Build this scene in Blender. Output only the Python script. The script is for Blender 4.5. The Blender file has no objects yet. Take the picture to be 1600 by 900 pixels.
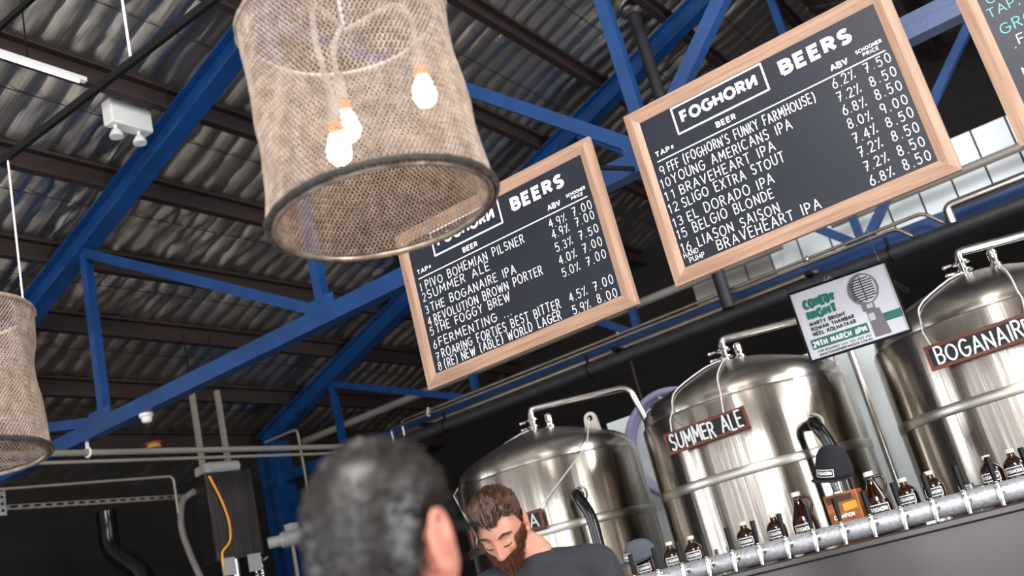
import bpy, bmesh, math, random
from mathutils import Vector as V, Matrix, noise
R = math.radians; PI = math.pi
rnd = random.Random(7)
SC = bpy.context.scene; COL = SC.collection

# ------------------------------------------------------------------ camera, world, lights, exposure
F = 1556.0
CAM = V((0, 0, 1.4)); PITCH, YAW, ROLL = R(17.37), R(30.3), R(14.47)
_h = V((-math.sin(YAW), math.cos(YAW), 0)); _z = V((0, 0, 1))
FW = _h * math.cos(PITCH) + _z * math.sin(PITCH)
R0 = _h.cross(_z); U0 = R0.cross(FW)
RI = R0 * math.cos(ROLL) - U0 * math.sin(ROLL); UP = R0 * math.sin(ROLL) + U0 * math.cos(ROLL)
cd = bpy.data.cameras.new('camera'); co = bpy.data.objects.new('camera', cd); COL.objects.link(co)
M = Matrix((RI, UP, -FW)).transposed().to_4x4(); M.translation = CAM; co.matrix_world = M
cd.sensor_width = 36; cd.lens = F * 36 / 1600; cd.clip_start = 0.05; cd.clip_end = 100
cd.dof.use_dof = True; cd.dof.focus_distance = 4.25; cd.dof.aperture_fstop = 2.5
SC.camera = co
W = bpy.data.worlds.new('world'); SC.world = W; W.use_nodes = True
W.node_tree.nodes['Background'].inputs[0].default_value = (0.62, 0.76, 1.0, 1); W.node_tree.nodes['Background'].inputs[1].default_value = 1.0
def area(name, loc, target, sx, sy, power, col):
    l = bpy.data.lights.new(name, 'AREA'); l.shape = 'RECTANGLE'; l.size = sx; l.size_y = sy; l.energy = power; l.color = col
    o = bpy.data.objects.new(name, l); COL.objects.link(o); o.location = loc
    o.rotation_euler = (V(target) - V(loc)).to_track_quat('-Z', 'Y').to_euler(); return o
DAY = (0.94, 0.97, 1.0)
WINX = (-7.4, -5.9, -4.4, -2.9, -1.4, 0.1, 1.6, 3.1, 4.6)
for x in WINX:
    area('window_and_fill', (x, -4.9, 2.5), (x, 5, 2.5), .62, 3.1, 34 if x < -2 else 58, DAY)
area('added_high_fill', (2.2, -4.9, 5.1), (-1, 4.7, 4.2), 3.6, .8, 280, DAY)  # unseen fill lamp added high in front to brighten the blue truss
area('skylight_and_fill', (3.6, 5.7, 4.6), (-.9, 8.4, 2.6), 1.2, 2.0, 260, DAY)  # unseen fill lamp added at right to brighten the white cladding and partition
area('door_daylight', (7.0, 1.85, 2.0), (0, 2.4, 2.0), 3.2, 3.6, 470, DAY)
area('skylight_and_fill', (0.6, -1.2, 5.6), (-1.6, 2.6, 0), 2.6, 1.6, 330, (1.0, 0.97, 0.93))
for y in (-2.6, 0.2): area('window_and_fill', (-10.3, y, 2.4), (0, y, 2.6), 1.6, 2.2, 95, DAY)  # unseen lamps added along the left wall to brighten the foil roof
SC.view_settings.view_transform = 'Standard'; SC.view_settings.look = 'None'
SC.view_settings.gamma = 1; SC.view_settings.use_curve_mapping = False
SC.view_settings.exposure = 0.22

# ------------------------------------------------------------------ helpers
def ray(px, py): return FW + RI * ((px - 800) / F) - UP * ((py - 450) / F)
def at(px, py, Y): d = ray(px, py); return CAM + d * (Y / d.y)
def atD(px, py, D): return CAM + ray(px, py) * D
def lin(c):
    return tuple(((v / 255) / 12.92 if v / 255 <= .04045 else ((v / 255 + .055) / 1.055) ** 2.4) for v in c)
def mat(name, c, rough=.5, metal=0.0, c2=None, scale=(8, 8, 8), detail=4, bump=0.0, bscale=None, rvar=0.0, emit=None, es=0, trans=0, ior=1.45, coat=0, aniso=0, contrast=(.35, .65), tang=None, spec=None, coord='Object'):
    m = bpy.data.materials.new(name); m.use_nodes = True; nt = m.node_tree; b = nt.nodes['Principled BSDF']; L = nt.links.new
    b.inputs['Base Color'].default_value = (*lin(c), 1); b.inputs['Roughness'].default_value = rough; b.inputs['Metallic'].default_value = metal
    if spec is not None: b.inputs['Specular IOR Level'].default_value = spec
    if trans: b.inputs['Transmission Weight'].default_value = trans; b.inputs['IOR'].default_value = ior
    if coat: b.inputs['Coat Weight'].default_value = coat; b.inputs['Coat Roughness'].default_value = .12
    if aniso:
        b.inputs['Anisotropic'].default_value = aniso
        t = nt.nodes.new('ShaderNodeTangent'); t.direction_type = 'RADIAL'; t.axis = 'Z'; b.inputs['Anisotropic Rotation'].default_value = .25; L(t.outputs[0], b.inputs['Tangent'])
    if emit: b.inputs['Emission Color'].default_value = (*lin(emit), 1); b.inputs['Emission Strength'].default_value = es
    if c2 or bump or rvar:
        tc = nt.nodes.new('ShaderNodeTexCoord'); mp = nt.nodes.new('ShaderNodeMapping'); mp.inputs['Scale'].default_value = scale
        L(tc.outputs[coord], mp.inputs[0])
        n = nt.nodes.new('ShaderNodeTexNoise'); n.inputs['Scale'].default_value = 1; n.inputs['Detail'].default_value = detail; L(mp.outputs[0], n.inputs['Vector'])
        if c2:
            r = nt.nodes.new('ShaderNodeValToRGB'); r.color_ramp.elements[0].position, r.color_ramp.elements[1].position = contrast
            r.color_ramp.elements[0].color = (*lin(c), 1); r.color_ramp.elements[1].color = (*lin(c2), 1)
            L(n.outputs[0], r.inputs[0]); L(r.outputs[0], b.inputs['Base Color'])
        if rvar:
            mr = nt.nodes.new('ShaderNodeMapRange'); mr.inputs['To Min'].default_value = rough - rvar; mr.inputs['To Max'].default_value = rough + rvar
            mr.inputs['From Min'].default_value = .3; mr.inputs['From Max'].default_value = .7
            L(n.outputs[0], mr.inputs[0]); L(mr.outputs[0], b.inputs['Roughness'])
        if bump:
            bp = nt.nodes.new('ShaderNodeBump'); bp.inputs['Strength'].default_value = bump; bp.inputs['Distance'].default_value = .02
            src = n
            if bscale:
                mp2 = nt.nodes.new('ShaderNodeMapping'); mp2.inputs['Scale'].default_value = bscale; L(tc.outputs[coord], mp2.inputs[0])
                src = nt.nodes.new('ShaderNodeTexNoise'); src.inputs['Scale'].default_value = 1; src.inputs['Detail'].default_value = 5; L(mp2.outputs[0], src.inputs['Vector'])
            L(src.outputs[0], bp.inputs['Height']); L(bp.outputs[0], b.inputs['Normal'])
    return m
MT = {}
MT['blue'] = mat('blue_painted_steel', (6, 48, 96), .4, 0, (9, 58, 112), (5, 5, 5), bump=.04, bscale=(40, 40, 40))
MT['purlin'] = mat('brown_red_oxide_steel', (46, 28, 25), .7, 0, (32, 21, 21), (2, 1, 6))
MT['foil'] = mat('silver_foil_insulation', (240, 236, 230), .30, 1.0, (216, 210, 204), (3, 3, 3), bump=.28, bscale=(1.2, 34, 3), rvar=.05)
MT['concrete'] = mat('concrete_floor', (168, 164, 160), .6, 0, (150, 146, 142), (1.2, 1.2, 1.2))
MT['darkwall'] = mat('dark_brown_brick', (26, 19, 17), .9, 0, (16, 13, 12), (1.4, 1.4, 9))
MT['darkbrown'] = mat('dark_timber_lining', (32, 25, 22), .85, 0, (22, 18, 17), (1, 1, 8))
MT['warmwall'] = mat('painted_wall', (150, 140, 130), .9)
MT['white_panel'] = mat('white_insulated_panel', (238, 243, 244), .45, 0, (230, 236, 237), (1, 1, 1))
MT['seam'] = mat('panel_seam', (40, 50, 48), .8)
MT['steel'] = mat('brushed_stainless_steel', (186, 178, 167), .25, 1.0, (164, 155, 146), (26, 26, .35), bump=.16, bscale=(9, 9, .35), rvar=.04, aniso=.85)
MT['steellid'] = mat('brushed_stainless_lid', (178, 171, 162), .27, 1.0, aniso=.7)
MT['band'] = mat('polished_weld_band', (186, 180, 170), .33, 1.0)
MT['steel2'] = mat('polished_stainless_steel', (205, 200, 194), .22, 1.0, rvar=.06, scale=(8, 8, 8))
MT['weld'] = mat('ground_weld_band', (214, 206, 196), .4, 1.0)
MT['panelsteel'] = mat('flat_stainless_sheet', (112, 107, 106), .32, 1.0)
MT['frost'] = mat('frosted_steel_pipe', (220, 221, 226), .36, .6, (190, 191, 197), (60, 60, 60), bump=.2, bscale=(150, 150, 150))
MT['chrome'] = mat('chrome', (220, 218, 214), .12, 1.0)
MT['conduit'] = mat('galvanised_conduit', (168, 158, 144), .34, 1.0, (150, 140, 128), (6, 6, 6))
MT['greypipe'] = mat('grey_painted_pipe', (150, 142, 132), .5, .3)
MT['blackpipe'] = mat('black_plastic_pipe', (38, 40, 44), .55, 0, (30, 31, 34), (10, 10, 10))
MT['black'] = mat('black_satin', (8, 8, 9), .5, spec=.2)
MT['blackgloss'] = mat('black_gloss', (14, 14, 16), .2)
MT['board'] = mat('blackboard_panel', (30, 33, 43), .42, 0, (35, 38, 48), (2, 2, 3), spec=.3)
MT['chalk'] = mat('white_chalk_pen', (238, 236, 238), .8)
MT['chalkblue'] = mat('blue_chalk_pen', (128, 196, 224), .8)
MT['woodh'] = mat('pale_pine_grain_across', (174, 140, 117), .5, 0, (146, 113, 92), (3, 60, 60), bump=.05)
MT['woodv'] = mat('pale_pine_grain_upright', (174, 140, 117), .5, 0, (146, 113, 92), (60, 60, 3), bump=.05)
MT['redwood'] = mat('reddish_brown_timber', (128, 62, 36), .45, 0, (94, 42, 26), (4, 50, 50))
MT['slate'] = mat('black_chalk_sign_face', (22, 22, 24), .6)
MT['rope'] = mat('natural_fibre_net', (172, 155, 141), .95, 0, (138, 120, 107), (30, 30, 30))
MT['darkrope'] = mat('dark_hem_cord', (60, 54, 50), .9, 0, (40, 36, 34), (60, 60, 60))
MT['whitecord'] = mat('white_cord', (226, 220, 214), .8)
MT['wire'] = mat('dark_mesh_wire', (40, 38, 36), .6)
MT['wirewhite'] = mat('grey_white_wire', (200, 196, 190), .5)
MT['rust'] = mat('bare_steel_ring', (190, 180, 170), .35, .8, (140, 118, 102), (20, 20, 20))
MT['whiteplastic'] = mat('white_plastic', (222, 220, 216), .4)
MT['bulb'] = mat('lit_bulb_glass', (255, 220, 170), .2, emit=(255, 222, 176), es=11)
MT['bulbbase'] = mat('amber_bulb_collar', (214, 120, 50), .35, emit=(255, 130, 40), es=1.2)
MT['amber'] = mat('amber_bottle_glass', (70, 33, 8), .05, trans=.75, ior=1.5, coat=.3)
MT['label'] = mat('black_bottle_label', (18, 18, 20), .45)
MT['labelwhite'] = mat('white_label_print', (232, 230, 228), .6)
MT['cream'] = mat('cream_bottle_cap', (222, 208, 176), .5)
MT['glass'] = mat('clear_glass', (246, 250, 250), .03, trans=1.0, ior=1.45)
MT['greyfelt'] = mat('grey_cap_cloth', (84, 90, 98), .9, bump=.1, bscale=(300, 300, 300), c2=(76, 82, 90))
MT['navyfelt'] = mat('black_cap_cloth', (20, 22, 30), .9)
MT['copper'] = mat('copper_orange_plaque', (190, 116, 60), .42, .3, (140, 78, 44), (20, 20, 30))
MT['gold'] = mat('gold_badge', (226, 172, 66), .4, .4)
MT['poster'] = mat('poster_paper', (206, 206, 212), .3, coat=.5)
MT['teal'] = mat('teal_print', (14, 104, 92), .4)
MT['ink'] = mat('dark_print', (40, 38, 46), .4)
MT['mic1'] = mat('light_grey_print', (196, 194, 196), .4)
MT['mic2'] = mat('mid_grey_print', (112, 106, 108), .4)
MT['skin'] = mat('skin', (206, 150, 126), .45, 0, (194, 132, 108), (18, 18, 18))
MT['skinred'] = mat('flushed_skin', (204, 134, 114), .5, 0, (186, 112, 96), (14, 14, 14))
MT['hairbrown'] = mat('brown_hair', (98, 68, 52), .4, 0, (66, 44, 34), (60, 60, 60))
MT['hairgrey'] = mat('greying_dark_brown_hair', (36, 28, 25), .42, 0, (20, 16, 15), (45, 45, 45))
MT['beard'] = mat('auburn_beard', (112, 58, 32), .6, 0, (76, 38, 22), (60, 60, 60))
MT['tee'] = mat('charcoal_tshirt', (46, 46, 52), .9, 0, (40, 40, 46), (30, 30, 30))
MT['denim'] = mat('dark_denim', (34, 38, 52), .9)
MT['shirt'] = mat('pale_shirt', (206, 208, 214), .9)
MT['hose'] = mat('lilac_hose', (150, 146, 176), .45)
MT['darksteel'] = mat('dark_brushed_steel', (96, 92, 88), .38, 1.0, (80, 76, 74), (40, 40, 1))
MT['motorgrey'] = mat('pale_grey_casting', (158, 158, 156), .5)
MT['pvc'] = mat('dull_grey_hose', (122, 116, 110), .6)
MT['redpaint'] = mat('red_paint', (186, 74, 60), .5)
MT['yellow'] = mat('yellow_paint', (206, 160, 70), .5)
MT['amberreflection'] = mat('amber_reflection', (240, 164, 52), .5)  # colour of the amber reflection on the dark cabinet

def chain_inv(o):
    m = Matrix.Identity(4)
    while o is not None: m = o.matrix_basis @ m; o = o.parent
    return m.inverted()
class MB:
    def __init__(s): s.bm = bmesh.new()
    def box(s, c, d, rot=None):
        m = Matrix.Translation(V(c)) @ (rot.to_4x4() if rot is not None else Matrix.Identity(4)) @ Matrix.Diagonal((*d, 1))
        bmesh.ops.create_cube(s.bm, size=1, matrix=m); return s
    def frame(s, p, q, up=None):
        d = (V(q) - V(p)).normalized(); up = V(up) if up is not None else V((0, 0, 1))
        if abs(d.dot(up)) > .98: up = V((0, 1, 0))
        sd = d.cross(up).normalized(); return d, sd, sd.cross(d)
    def extr(s, prof, p, q, up=None):        # 2D profile (side, up) swept from p to q
        d, sd, u = s.frame(p, q, up); a = [s.bm.verts.new(V(p) + sd * x + u * y) for x, y in prof]; b = [s.bm.verts.new(V(q) + sd * x + u * y) for x, y in prof]
        n = len(prof)
        for i in range(n): s.bm.faces.new((a[i], a[(i + 1) % n], b[(i + 1) % n], b[i]))
        s.bm.faces.new(a[::-1]); s.bm.faces.new(b); return s
    def bar(s, p, q, w, h, up=None): return s.extr([(-w/2, -h/2), (w/2, -h/2), (w/2, h/2), (-w/2, h/2)], p, q, up)
    def angle(s, p, q, a, t=.008, up=None, flip=1):
        f = flip; return s.extr([(-f*a/2, -a/2), (f*a/2, -a/2), (f*a/2, -a/2+t), (f*(-a/2+t), -a/2+t), (f*(-a/2+t), a/2), (-f*a/2, a/2)], p, q, up)
    def ibeam(s, p, q, w, h, t=.012, up=None):
        W2, H = w/2, h/2; return s.extr([(-W2,-H),(W2,-H),(W2,-H+t),(t/2,-H+t),(t/2,H-t),(W2,H-t),(W2,H),(-W2,H),(-W2,H-t),(-t/2,H-t),(-t/2,-H+t),(-W2,-H+t)], p, q, up)
    def tube(s, pts, r, seg=10, closed=False, cap=True):
        pts = [V(p) for p in pts]; n = len(pts); rr = r if isinstance(r, (list, tuple)) else [r] * n
        up = None; rings = []
        for i, p in enumerate(pts):
            a = pts[i-1] if (i > 0 or closed) else pts[i]; b = pts[(i+1) % n] if (i < n-1 or closed) else pts[i]
            d = (b - a).normalized()
            if up is None: up = V((0, 0, 1)) if abs(d.z) < .9 else V((1, 0, 0))
            sd = d.cross(up).normalized(); up = sd.cross(d).normalized()
            rings.append([s.bm.verts.new(p + (sd * math.cos(2*PI*k/seg) + up * math.sin(2*PI*k/seg)) * rr[i]) for k in range(seg)])
        for i in range(n if closed else n-1):
            A, B = rings[i], rings[(i+1) % n]
            for k in range(seg): s.bm.faces.new((A[k], A[(k+1) % seg], B[(k+1) % seg], B[k]))
        if cap and not closed: s.bm.faces.new(rings[0][::-1]); s.bm.faces.new(rings[-1])
        return s
    def lathe(s, prof, c=(0, 0, 0), seg=32, rot=None, a0=0, a1=2*PI, sx=1, sy=1):
        full = abs(a1 - a0 - 2*PI) < 1e-6; n = seg if full else seg + 1; rings = []; c = V(c)
        for r, z in prof:
            ring = []
            for k in range(n):
                a = a0 + (a1-a0) * k / seg; v = V((r*math.cos(a)*sx, r*math.sin(a)*sy, z))
                if rot is not None: v = rot @ v
                ring.append(s.bm.verts.new(c + v))
            rings.append(ring)
        for i in range(len(prof)-1):
            A, B = rings[i], rings[i+1]
            for k in range(seg if full else seg): 
                k2 = (k+1) % n
                try: s.bm.faces.new((A[k], A[k2], B[k2], B[k]))
                except ValueError: pass
        bmesh.ops.remove_doubles(s.bm, verts=[v for r_ in rings for v in r_], dist=1e-6); return s
    def ball(s, c, r, u=16, v=12, rot=None):
        r = r if isinstance(r, (tuple, list)) else (r, r, r)
        m = Matrix.Translation(V(c)) @ (rot.to_4x4() if rot is not None else Matrix.Identity(4)) @ Matrix.Diagonal((*r, 1))
        bmesh.ops.create_uvsphere(s.bm, u_segments=u, v_segments=v, radius=1, matrix=m); return s
    def poly(s, pts): s.bm.faces.new([s.bm.verts.new(V(p)) for p in pts]); return s
    def prism(s, pts, nrm, th):
        nrm = V(nrm); a = [s.bm.verts.new(V(p)) for p in pts]; b = [s.bm.verts.new(V(p) + nrm * th) for p in pts]; n = len(pts)
        s.bm.faces.new(a[::-1]); s.bm.faces.new(b)
        for i in range(n): s.bm.faces.new((a[i], a[(i+1) % n], b[(i+1) % n], b[i]))
        return s
    def build(s, name, m, parent=None, smooth=True, bevel=0, recalc=True):
        bm = s.bm
        if recalc: bmesh.ops.recalc_face_normals(bm, faces=bm.faces)
        elif not smooth:                    # lettering: lay the strokes over each other like coats of chalk
            for i, f in enumerate(bm.faces):
                f.normal_update(); n = f.normal if f.normal.y < 0 else -f.normal
                for v in f.verts: v.co += n * ((i % 40) * 1.2e-5)
        if parent is None:
            xs = [v.co for v in bm.verts]; lo = V((min(v.x for v in xs), min(v.y for v in xs), min(v.z for v in xs))); hi = V((max(v.x for v in xs), max(v.y for v in xs), max(v.z for v in xs)))
            org = V(((lo.x+hi.x)/2, (lo.y+hi.y)/2, lo.z)); T = Matrix.Translation(-org)
        else: T = chain_inv(parent)
        bm.transform(T)
        me = bpy.data.meshes.new(name); bm.to_mesh(me); bm.free()
        me.materials.append(MT[m] if isinstance(m, str) else m)
        if smooth: me.shade_smooth(); me.set_sharp_from_angle(angle=.65)
        o = bpy.data.objects.new(name, me); COL.objects.link(o)
        if parent is None: o.location = org
        else: o.parent = parent
        if bevel:
            b = o.modifiers.new('bevel', 'BEVEL'); b.width = bevel; b.segments = 2; b.limit_method = 'ANGLE'
        return o
def tag(o, label, cat, group=None, kind=None):
    o['label'] = label; o['category'] = cat
    if group: o['group'] = group
    if kind: o['kind'] = kind
    return o
def struct(o): o['kind'] = 'structure'; return o
def thing(name, label, cat, loc, group=None, rotz=0):
    o = bpy.data.objects.new(name, None); COL.objects.link(o); o.location = loc; o.rotation_euler = (0, 0, rotz); o.empty_display_size = .1
    return tag(o, label, cat, group)
def dup(root, loc, rotz=None, label=None):
    def rec(o, par):
        c = o.copy(); COL.objects.link(c); c.parent = par
        for ch in list(o.children): rec(ch, c)
        return c
    r = rec(root, None); r.location = loc
    if rotz is not None: r.rotation_euler = (0, 0, rotz)
    if label: r['label'] = label
    return r
def bend(pts, r=.05, n=6):                    # round the corners of a polyline
    pts = [V(p) for p in pts]; out = [pts[0]]
    for i in range(1, len(pts)-1):
        a, b, c = pts[i-1], pts[i], pts[i+1]; k = min(r, (a-b).length*.49, (c-b).length*.49)
        p, q = b + (a-b).normalized()*k, b + (c-b).normalized()*k
        for j in range(n+1): t = j/n; out.append(p*(1-t)**2 + b*2*t*(1-t) + q*t*t)
    return out + [pts[-1]]
def sstep(x, a, b): t = max(0, min(1, (x-a)/(b-a))); return t*t*(3-2*t)

# ------------------------------------------------------------------ lettering: a single-stroke alphabet drawn as ribbons
def arc(cx, cy, rx, ry, a0, a1, n=12): return [(cx + rx*math.cos(R(a0+(a1-a0)*i/n)), cy + ry*math.sin(R(a0+(a1-a0)*i/n))) for i in range(n+1)]
G = {
 'A': (.8, [[(0,0),(.4,1),(.8,0)], [(.14,.34),(.66,.34)]]), 'B': (.62, [[(0,0),(0,1),(.3,1)]+arc(.3,.76,.27,.24,90,-90)+[(0,.52)], [(.3,.52)]+arc(.33,.26,.29,.26,90,-90)+[(0,0)]]),
 'C': (.72, [arc(.42,.5,.42,.5,48,312)]), 'D': (.7, [[(0,0),(0,1),(.22,1)]+arc(.22,.5,.48,.5,90,-90)+[(0,0)]]),
 'E': (.55, [[(.55,1),(0,1),(0,0),(.55,0)], [(0,.52),(.48,.52)]]), 'F': (.52, [[(.52,1),(0,1),(0,0)], [(0,.5),(.45,.5)]]),
 'G': (.8, [arc(.42,.5,.42,.5,50,335)+[(.82,.48),(.48,.48)]]), 'H': (.66, [[(0,0),(0,1)], [(.66,0),(.66,1)], [(0,.5),(.66,.5)]]),
 'I': (.06, [[(.03,0),(.03,1)]]), 'J': (.45, [[(.45,1),(.45,.25)]+arc(.22,.25,.23,.25,0,-160)]), 'K': (.62, [[(0,0),(0,1)], [(.6,1),(0,.42)], [(.2,.6),(.62,0)]]),
 'L': (.5, [[(0,1),(0,0),(.5,0)]]), 'M': (.86, [[(0,0),(.06,1),(.43,.3),(.8,1),(.86,0)]]), 'N': (.68, [[(0,0),(0,1),(.68,0),(.68,1)]]), '@': (.68, [[(0,1),(0,0),(.68,1),(.68,0)]]),
 'O': (.88, [arc(.44,.5,.44,.5,90,450,20)]), 'P': (.58, [[(0,0),(0,1),(.28,1)]+arc(.28,.73,.3,.27,90,-90)+[(0,.46)]]), 'Q': (.88, [arc(.44,.5,.44,.5,90,450,20), [(.5,.3),(.85,-.05)]]),
 'R': (.6, [[(0,0),(0,1),(.28,1)]+arc(.28,.75,.28,.25,90,-90)+[(0,.5)], [(.28,.5),(.6,0)]]),
 'S': (.58, [arc(.3,.75,.27,.25,35,270,12)+arc(.29,.25,.29,.25,90,-145,12)]), 'T': (.66, [[(0,1),(.66,1)], [(.33,1),(.33,0)]]),
 'U': (.68, [[(0,1),(0,.34)]+arc(.34,.34,.34,.34,180,360)+[(.68,1)]]), 'V': (.74, [[(0,1),(.37,0),(.74,1)]]), 'W': (1.05, [[(0,1),(.26,0),(.52,.8),(.78,0),(1.05,1)]]),
 'X': (.68, [[(0,1),(.68,0)], [(0,0),(.68,1)]]), 'Y': (.7, [[(0,1),(.35,.5),(.7,1)], [(.35,.5),(.35,0)]]), 'Z': (.62, [[(0,1),(.62,1),(0,0),(.62,0)]]),
 '0': (.56, [arc(.28,.5,.28,.5,90,450,18)]), '1': (.22, [[(0,.82),(.16,1),(.16,0)]]), '2': (.54, [arc(.27,.73,.26,.27,160,-40,12)+[(0,0),(.56,0)]]),
 '3': (.52, [arc(.24,.76,.25,.24,140,-90,10)+arc(.24,.26,.28,.26,90,-140,10)]), '4': (.56, [[(.42,0),(.42,1),(0,.32),(.58,.32)]]), '5': (.52, [[(.5,1),(.07,1),(.03,.56)]+arc(.24,.33,.28,.33,120,-140,12)]),
 '6': (.54, [[(.42,1),(.12,.6)]+arc(.27,.29,.26,.29,150,510,16)]), '7': (.52, [[(0,1),(.52,1),(.16,0)], [(.12,.5),(.46,.5)]]), '8': (.54, [arc(.27,.76,.22,.24,-90,270,14), arc(.27,.26,.27,.26,90,450,14)]),
 '9': (.5, [arc(.25,.7,.25,.29,0,360,14)+[(.4,0)]]), '.': (.1, [[(.04,0),(.06,.03)]]), ',': (.1, [[(.06,.06),(.02,-.12)]]), "'": (.08, [[(.04,1),(.03,.78)]]), '-': (.4, [[(.02,.45),(.36,.45)]]),
 '%': (.66, [arc(.08,.8,.045,.06,0,360,8), [(.52,1),(.12,0)], arc(.6,.14,.04,.05,0,360,8)]), '#': (.5, [[(.15,.2),(.2,.9)], [(.36,.2),(.41,.9)], [(.05,.42),(.5,.42)], [(.07,.68),(.52,.68)]]),
 '(': (.3, [arc(.36,.48,.36,.66,118,242,10)]), ')': (.3, [arc(-.06,.48,.36,.66,62,-62,10)]), ' ': (.42, []), ':': (.1, [[(.04,.15),(.06,.18)], [(.04,.6),(.06,.63)]]), '/': (.4, [[(0,-.05),(.4,1.05)]])}
def text_w(s, gap): return sum(G[c][0] + gap for c in s) - gap
def stroke(mb, pts, hw, T, flat=False):
    bm = mb.bm
    for a, b in zip(pts, pts[1:]):
        dx, dy = b[0]-a[0], b[1]-a[1]; l = math.hypot(dx, dy)
        if l < 1e-7: continue
        nx, ny = -dy/l*hw, dx/l*hw
        bm.faces.new([bm.verts.new(T(x, y)) for x, y in ((a[0]-nx, a[1]-ny), (b[0]-nx, b[1]-ny), (b[0]+nx, b[1]+ny), (a[0]+nx, a[1]+ny))])
    for i, p in enumerate(pts):
        if flat:
            if i in (0, len(pts)-1): continue
            a, b = pts[i-1], pts[i+1]
            d1 = V((p[0]-a[0], p[1]-a[1])); d2 = V((b[0]-p[0], b[1]-p[1]))
            if d1.length < 1e-7 or d2.length < 1e-7: continue
            d1.normalize(); d2.normalize(); cr = d1.x*d2.y - d1.y*d2.x
            if abs(cr) < .02: continue
            sg = -1 if cr > 0 else 1
            n1 = V((-d1.y, d1.x))*hw*sg; n2 = V((-d2.y, d2.x))*hw*sg; mm = n1+n2; dn = mm.dot(n1)
            q = V(p)
            poly = [q, q+n1] + ([q + mm*(hw*hw/dn)] if dn > .35*hw*hw else []) + [q+n2]
            bm.faces.new([bm.verts.new(T(v.x, v.y)) for v in poly])
        elif hw > 0:
            bm.faces.new([bm.verts.new(T(p[0]+hw*math.cos(2*PI*k/8), p[1]+hw*math.sin(2*PI*k/8))) for k in range(8)])
def write(mb, s, u0, v0, h, T, u1=None, sw=.1, gap=.3, flat=False, jit=0.0, slope=0.0):
    """u to the right, v downwards on the panel; v0 is the baseline. sw = stroke width / cap height."""
    hw = h*sw/2; k = h*(1-sw) if flat else h*.96; n = text_w(s, gap); kx = k
    if u1 is not None: kx = (u1-u0-2*hw)/n
    x = u0 + hw
    for ch in s:
        w, sts = G[ch]; jy = rnd.uniform(-jit, jit)*h; js = 1+rnd.uniform(-jit, jit); jr = rnd.uniform(-jit, jit)*.6
        for st in sts:
            pts = []
            for px, py in st:
                yy = py*k*js; xx = px*kx + yy*jr*.5
                pts.append((x+xx, -(v0 - (hw if flat else 0) - yy - jy + slope*(x+xx-u0))))
            stroke(mb, pts, hw, lambda a, b: T(a, -b), flat)
        x += (w+gap)*kx*(1+rnd.uniform(-jit, jit)*.5)

# ------------------------------------------------------------------ the setting
RX = -1.65
def zt(x): return 5.42 + .35*((x if x <= RX else 2*RX-x) + 5.33)
XL, XR, YF, YB = -10.5, 7.2, -5.1, 12.9
b = MB().box(((XL+XR)/2, (YF+YB)/2, -.1), (XR-XL+.4, YB-YF+.4, .2)); struct(b.build('floor', 'concrete'))
def foil(x0, x1, st, sy):
    bm = bmesh.new(); nx = int((x1-x0)/st); ny = int((YB-YF)/sy); rows = []
    for i in range(nx+1):
        x = x0 + (x1-x0)*i/nx; row = []
        for j in range(ny+1):
            y = YF + (YB-YF)*j/ny; sl = abs(x-RX)
            wob = .05*noise.noise(V((x*1.7, y*.9, 3)))
            cusp = abs(math.sin(PI*(y+wob)/.2)); seam = abs(math.sin(PI*(sl+.1*noise.noise(V((x*.4, y*.5, 9))))/.425))
            d = .042*cusp**.55*(.8+.3*noise.noise(V((x*1.3, y*2.1, 4)))) + .012*seam**.25 + .016*noise.noise(V((x*1.2, y*2.2, 0))) + .008*noise.noise(V((x*2.5, y*12, 5)))
            cr = max(0, noise.noise(V((x*.45+7.3, y*.35+2.2, 1.5)))-.12)
            d += cr*.10*noise.noise(V((x*11, y*13, 8)))
            row.append(bm.verts.new((x, y, zt(x)+.345-d)))
        rows.append(row)
    for i in range(nx):
        for j in range(ny): bm.faces.new((rows[i][j], rows[i][j+1], rows[i+1][j+1], rows[i+1][j]))
    return bm
for x0, x1, st, sy in ((XL, RX, .07, .022), (RX, XR, .12, .03)):
    m = MB(); m.bm.free(); m.bm = foil(x0, x1, st, sy); o = m.build('ceiling', 'foil', recalc=False); struct(o)
b = MB()
for i in range(22):
    for s in (-1, 1):
        x = RX + s*(.22+.42*i)
        if XL < x < XR: b.bar((x, YF, zt(x)+.292), (x, YB, zt(x)+.292), .006, .006)
struct(b.build('ceiling_mesh_wires', 'wire', smooth=False))
b = MB()
for a, c in ((XL-.2, RX), (RX, XR+.2)):
    b.prism([(a, YF, zt(a)+.37), (c, YF, zt(c)+.37), (c, YB, zt(c)+.37), (a, YB, zt(a)+.37)], (0, 0, 1), .05)
struct(b.build('ceiling_sheeting', 'darkbrown'))
b = MB().box((XL-.1, 7.1, 2.1), (.2, 12, 4.2)); b.box((XL-.1, -4.35, 2.1), (.2, 1.9, 4.2)); b.box((XL-.1, -1.15, .6), (.2, 4.5, 1.2)); b.box((XL-.1, -1.15, 3.9), (.2, 4.5, .6)); struct(b.build('wall_left', 'darkwall'))
def gable(name, y, th, m, holes):
    b = MB(); xs = [XL-.2] + [v for h in holes for v in h[:2]] + [XR+.2]
    for i in range(len(xs)-1):
        a, c = xs[i], xs[i+1]
        if i % 2 == 1:
            z0, z1 = holes[i//2][2:]; b.box(((a+c)/2, y, z0/2), (c-a, th, z0)) if z0 > 0 else None
            lo = z1
        else: lo = 0
        pts = [(a, lo), (c, lo), (c, zt(c)+.37)] + ([(RX, zt(RX)+.37)] if a < RX < c else []) + [(a, zt(a)+.37)]
        b.prism([(x, y-th/2, z) for x, z in pts], (0, 1, 0), th)
    return struct(b.build(name, m))
gable('wall_back', YB+.1, .2, 'darkbrown', [])
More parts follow.
